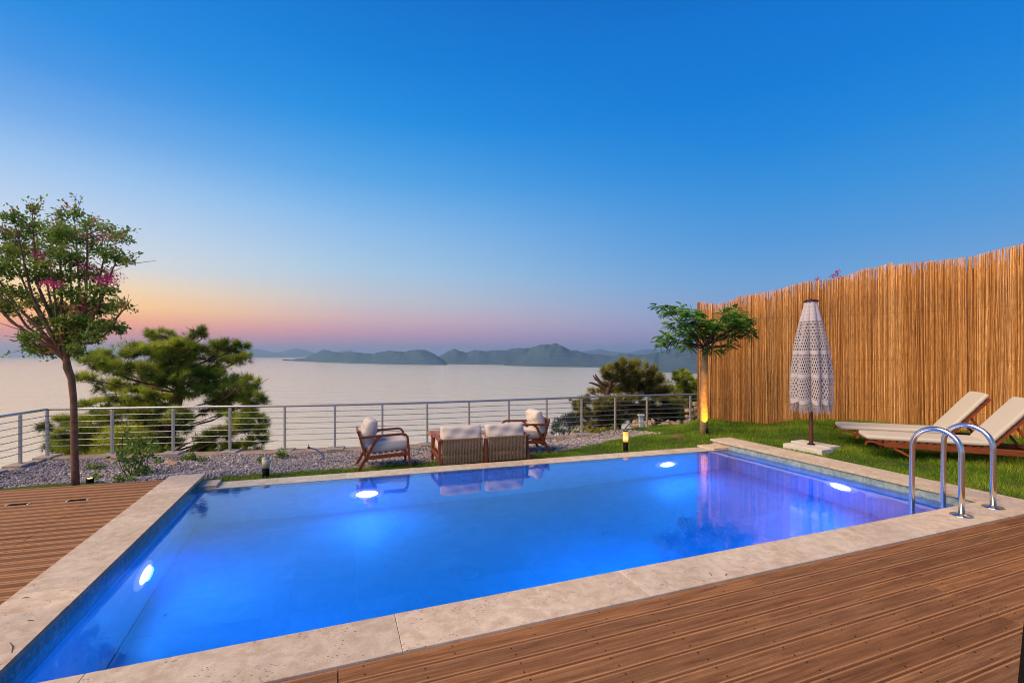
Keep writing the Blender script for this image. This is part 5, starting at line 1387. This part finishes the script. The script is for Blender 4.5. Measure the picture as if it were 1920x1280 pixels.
straw(1277, 819, .30, .03, 900, 'flat patch of dry grass clippings left of the slim tree', 92)

# fallen twigs and leaves on the stone edge and deck
def litter():
    spots = [((20, 1213), .07, 'curved brown twig fallen on the left coping'), ((48, 1120), .02, 'tiny leaf on the left coping'), ((57, 1163), .02, 'brown leaf crumb on the left coping near the photo edge'), ((310, 1153), .016, 'dark crumb on the near coping'),
             ((1332, 1076), .025, 'dark leaf on the near coping, left of middle'), ((1362, 1077), .02, 'dark speck beside the leaf on the near coping'), ((72, 1068), .05, 'pale straw lying on the left deck')]
    for k, ((px, py), s, lb) in enumerate(spots):
        p = G(px, py, .003 if k != 6 else -.008); a = random.uniform(0, 6); m = MB()
        m.tube([(-s * math.cos(a), -s * math.sin(a), 0), (-.3 * s * math.sin(a) * .4, .3 * s * math.cos(a) * .4, .003), (s * math.cos(a), s * math.sin(a), 0)], [.0016, .0026, .0012], 4)
        o = m.build('fallen_twig' if s > .03 else 'fallen_leaf', M_pbark if k != 6 else M_straw); o.location = p; tag(o, lb, 'twig' if s > .03 else 'leaf')
litter()

# ------------------------------------------------------------------ gravel (stones by the thousand)
def ico():
    t = (1 + 5 ** .5) / 2; v = np.array([(-1,t,0),(1,t,0),(-1,-t,0),(1,-t,0),(0,-1,t),(0,1,t),(0,-1,-t),(0,1,-t),(t,0,-1),(t,0,1),(-t,0,-1),(-t,0,1)], float); v /= np.linalg.norm(v[0])
    f = np.array([(0,11,5),(0,5,1),(0,1,7),(0,7,10),(0,10,11),(1,5,9),(5,11,4),(11,10,2),(10,7,6),(7,1,8),(3,9,4),(3,4,2),(3,2,6),(3,6,8),(3,8,9),(4,9,5),(2,4,11),(6,2,10),(8,6,7),(9,8,1)]); return v, f
def gravel():
    r = np.random.default_rng(101); x = r.uniform(-11.5, 4, 130000); y = r.uniform(4.2, 12.4, 130000)
    k = inpoly(x, y, GRAV_POLY); x, y = x[k], y[k]
    deck_l = [tuple((top + dl * 1.75 + nl * .0)), tuple(top - dl * 8), (-14, -2), tuple(LCo[0]), tuple(LCo[1])]
    k = ~inpoly(x, y, [tuple(top + nl * .01 - dl * 8), tuple(top + nl * .01 + dl * 1.9), tuple(FL + eL * .42), tuple(FL + eL * .42 + eN * .1), tuple(FL), (-3, 0), (-14, -2)]); x, y = x[k], y[k]
    # thin it out with distance; more stones near
    k = r.uniform(0, 1, len(x)) < np.clip(1.5 - (y - 6) * .12, .6, 1); x, y = x[k], y[k]; n = len(x)
    v, f = ico(); s = r.uniform(.011, .024, n) * np.where(r.uniform(0, 1, n) < .05, 1.5, 1); sc_ = np.stack([s, s * r.uniform(.6, .95, n), s * r.uniform(.4, .75, n)], -1)
    vv = v[None] * sc_[:, None, :] * (1 + r.normal(0, .12, (n, 12, 1))); a = r.uniform(0, 6.28, n); til = r.normal(0, .35, n)
    cx_, sx_ = np.cos(til)[:, None], np.sin(til)[:, None]; z = vv[..., 2] * cx_ + vv[..., 0] * sx_; xx = vv[..., 0] * cx_ - vv[..., 2] * sx_
    ca, sa = np.cos(a)[:, None], np.sin(a)[:, None]; X_ = xx * ca - vv[..., 1] * sa; Y_ = xx * sa + vv[..., 1] * ca
    Vx = np.stack([X_ + x[:, None], Y_ + y[:, None], z + (gz(x, y) + r.uniform(-.004, .016, n))[:, None]], -1).reshape(-1, 3)
    Fc = (f[None] + (np.arange(n) * 12)[:, None, None]).reshape(-1, 3)
    o = np_mesh('gravel', Vx, Fc, M_grav, None, np.repeat(np.clip(r.normal(.48, .22, n), 0, 1), 12)); tag(o, kind='stuff'); print('gravel', n)
gravel()

# ------------------------------------------------------------------ grass
def grass():
    r = np.random.default_rng(111); N = 520000; x = r.uniform(-4.2, 11.5, N); y = r.uniform(3.6, 12.6, N)
    jit = .035 * np.sin(x * 9) + .03 * np.sin(x * 23 + y * 4) + r.normal(0, .03, N)
    k = inpoly(x, y + jit, edge) & ~inpoly(x, y - jit * .6, GRAV_POLY); x, y = x[k], y[k]
    pool_out = [tuple(NL - eN * .41 - eL * 3), tuple(FL + eL * .37 - eN * .41), tuple(FL + eL * .37), tuple(FL + nf * .345), tuple(FR + nf * .345 - eF * .1), tuple(FR + eR * .36 - eN * .1), tuple(NR + eR * (RL - .0)), tuple(NR + eR * RL + eN * .47), tuple(NR + eN * .47), tuple(NR + eN * .47 - eL * .38), (14, 6.9), (14, -5), (-14, -5)]
    k = ~inpoly(x, y, pool_out); x, y = x[k], y[k]
    k = ~inpoly(x, y, [tuple(top + nl * .02 - dl * 8), tuple(top + nl * .02 + dl * 2.0), tuple(FL), (-14, -2)]); x, y = x[k], y[k]
    dist = np.hypot(x, y); px = 960 + F * x / y
    vis = (px > -150) & (px < 2250)
    k = vis & (r.uniform(0, 1, len(x)) < np.clip(1.25 - dist * .035, .5, 1)); x, y = x[k], y[k]; n = len(x)
    # bare and dry patches, long tufts near the fence
    pat = np.sin(x * 2.3 + 1) * np.sin(y * 2.9 + .6 * x) + .6 * np.sin(x * 6.1 + y * 3.3) * np.sin(y * 5.2 - x * 2) + r.normal(0, .35, n)
    fd = np.full(n, 9.0)
    for a_, b_ in zip(FP[:-2], FP[1:-1]):
        d = np.array([b_.x - a_.x, b_.y - a_.y]); L2 = (d ** 2).sum(); tt = np.clip(((x - a_.x) * d[0] + (y - a_.y) * d[1]) / L2, 0, 1)
        fd = np.minimum(fd, np.hypot(x - a_.x - d[0] * tt, y - a_.y - d[1] * tt))
    kk = (pat > -1.05) | (r.uniform(0, 1, n) < .25); h = np.where(kk, 1.0, .25) * r.uniform(.020, .052, n) * (1 + .35 * np.clip(pat, -1, 1)); h = h * (1 + 1.5 * np.exp(-(fd / .45) ** 2) * r.uniform(.3, 1, n))
    for lx, ly in ((6.5, 7.0), (7.0, 6.6), (6.7, 7.9), (7.4, 7.2)):
        h = h * (1 + .5 * np.exp(-((x - lx) ** 2 + (y - ly) ** 2) / .25))
    a = r.uniform(0, 2 * np.pi, n); lean = r.uniform(.1, .8, n) * h; w = r.uniform(.0016, .0032, n) * np.clip(dist_ := np.hypot(x, y) / 6, 1, 2.2)
    z = gz(x, y) - .004; ca, sa = np.cos(a), np.sin(a); b = r.uniform(0, 2 * np.pi, n)
    p0 = np.stack([x + ca * w, y + sa * w, z], -1); p1 = np.stack([x - ca * w, y - sa * w, z], -1)
    p2 = np.stack([x + np.cos(b) * lean, y + np.sin(b) * lean, z + h], -1)
    Vx = np.stack([p0, p1, p2], 1).reshape(-1, 3)
    tn = np.clip(.46 + .30 * pat + r.normal(0, .17, n), 0, .93); dry = r.uniform(0, 1, n) < (.02 + .10 * (pat > .9)); tn = np.where(dry, 1.0, tn)
    o = np_mesh('grass', Vx, np.arange(n * 3).reshape(-1, 3), M_grass, None, np.repeat(tn, 3)); tag(o, kind='stuff'); print('grass', n)
grass()

# ------------------------------------------------------------------ air
t = NT('haze_air'); t.t.nodes.remove(t.b)
pv = t.n('VolumePrincipled'); pv.inputs['Color'].default_value = (.50, .76, .98, 1); pv.inputs['Density'].default_value = 5.0e-5; pv.inputs['Anisotropy'].default_value = .25
t.l(pv.outputs[0], t.out.inputs['Volume'])
m = MB(); m.box((0, 0, 0), (60000, 60000, 560)); o = m.build('haze', t.m); o.location = (0, 12000, SEA - 1 + 280); tag(o, kind='stuff')
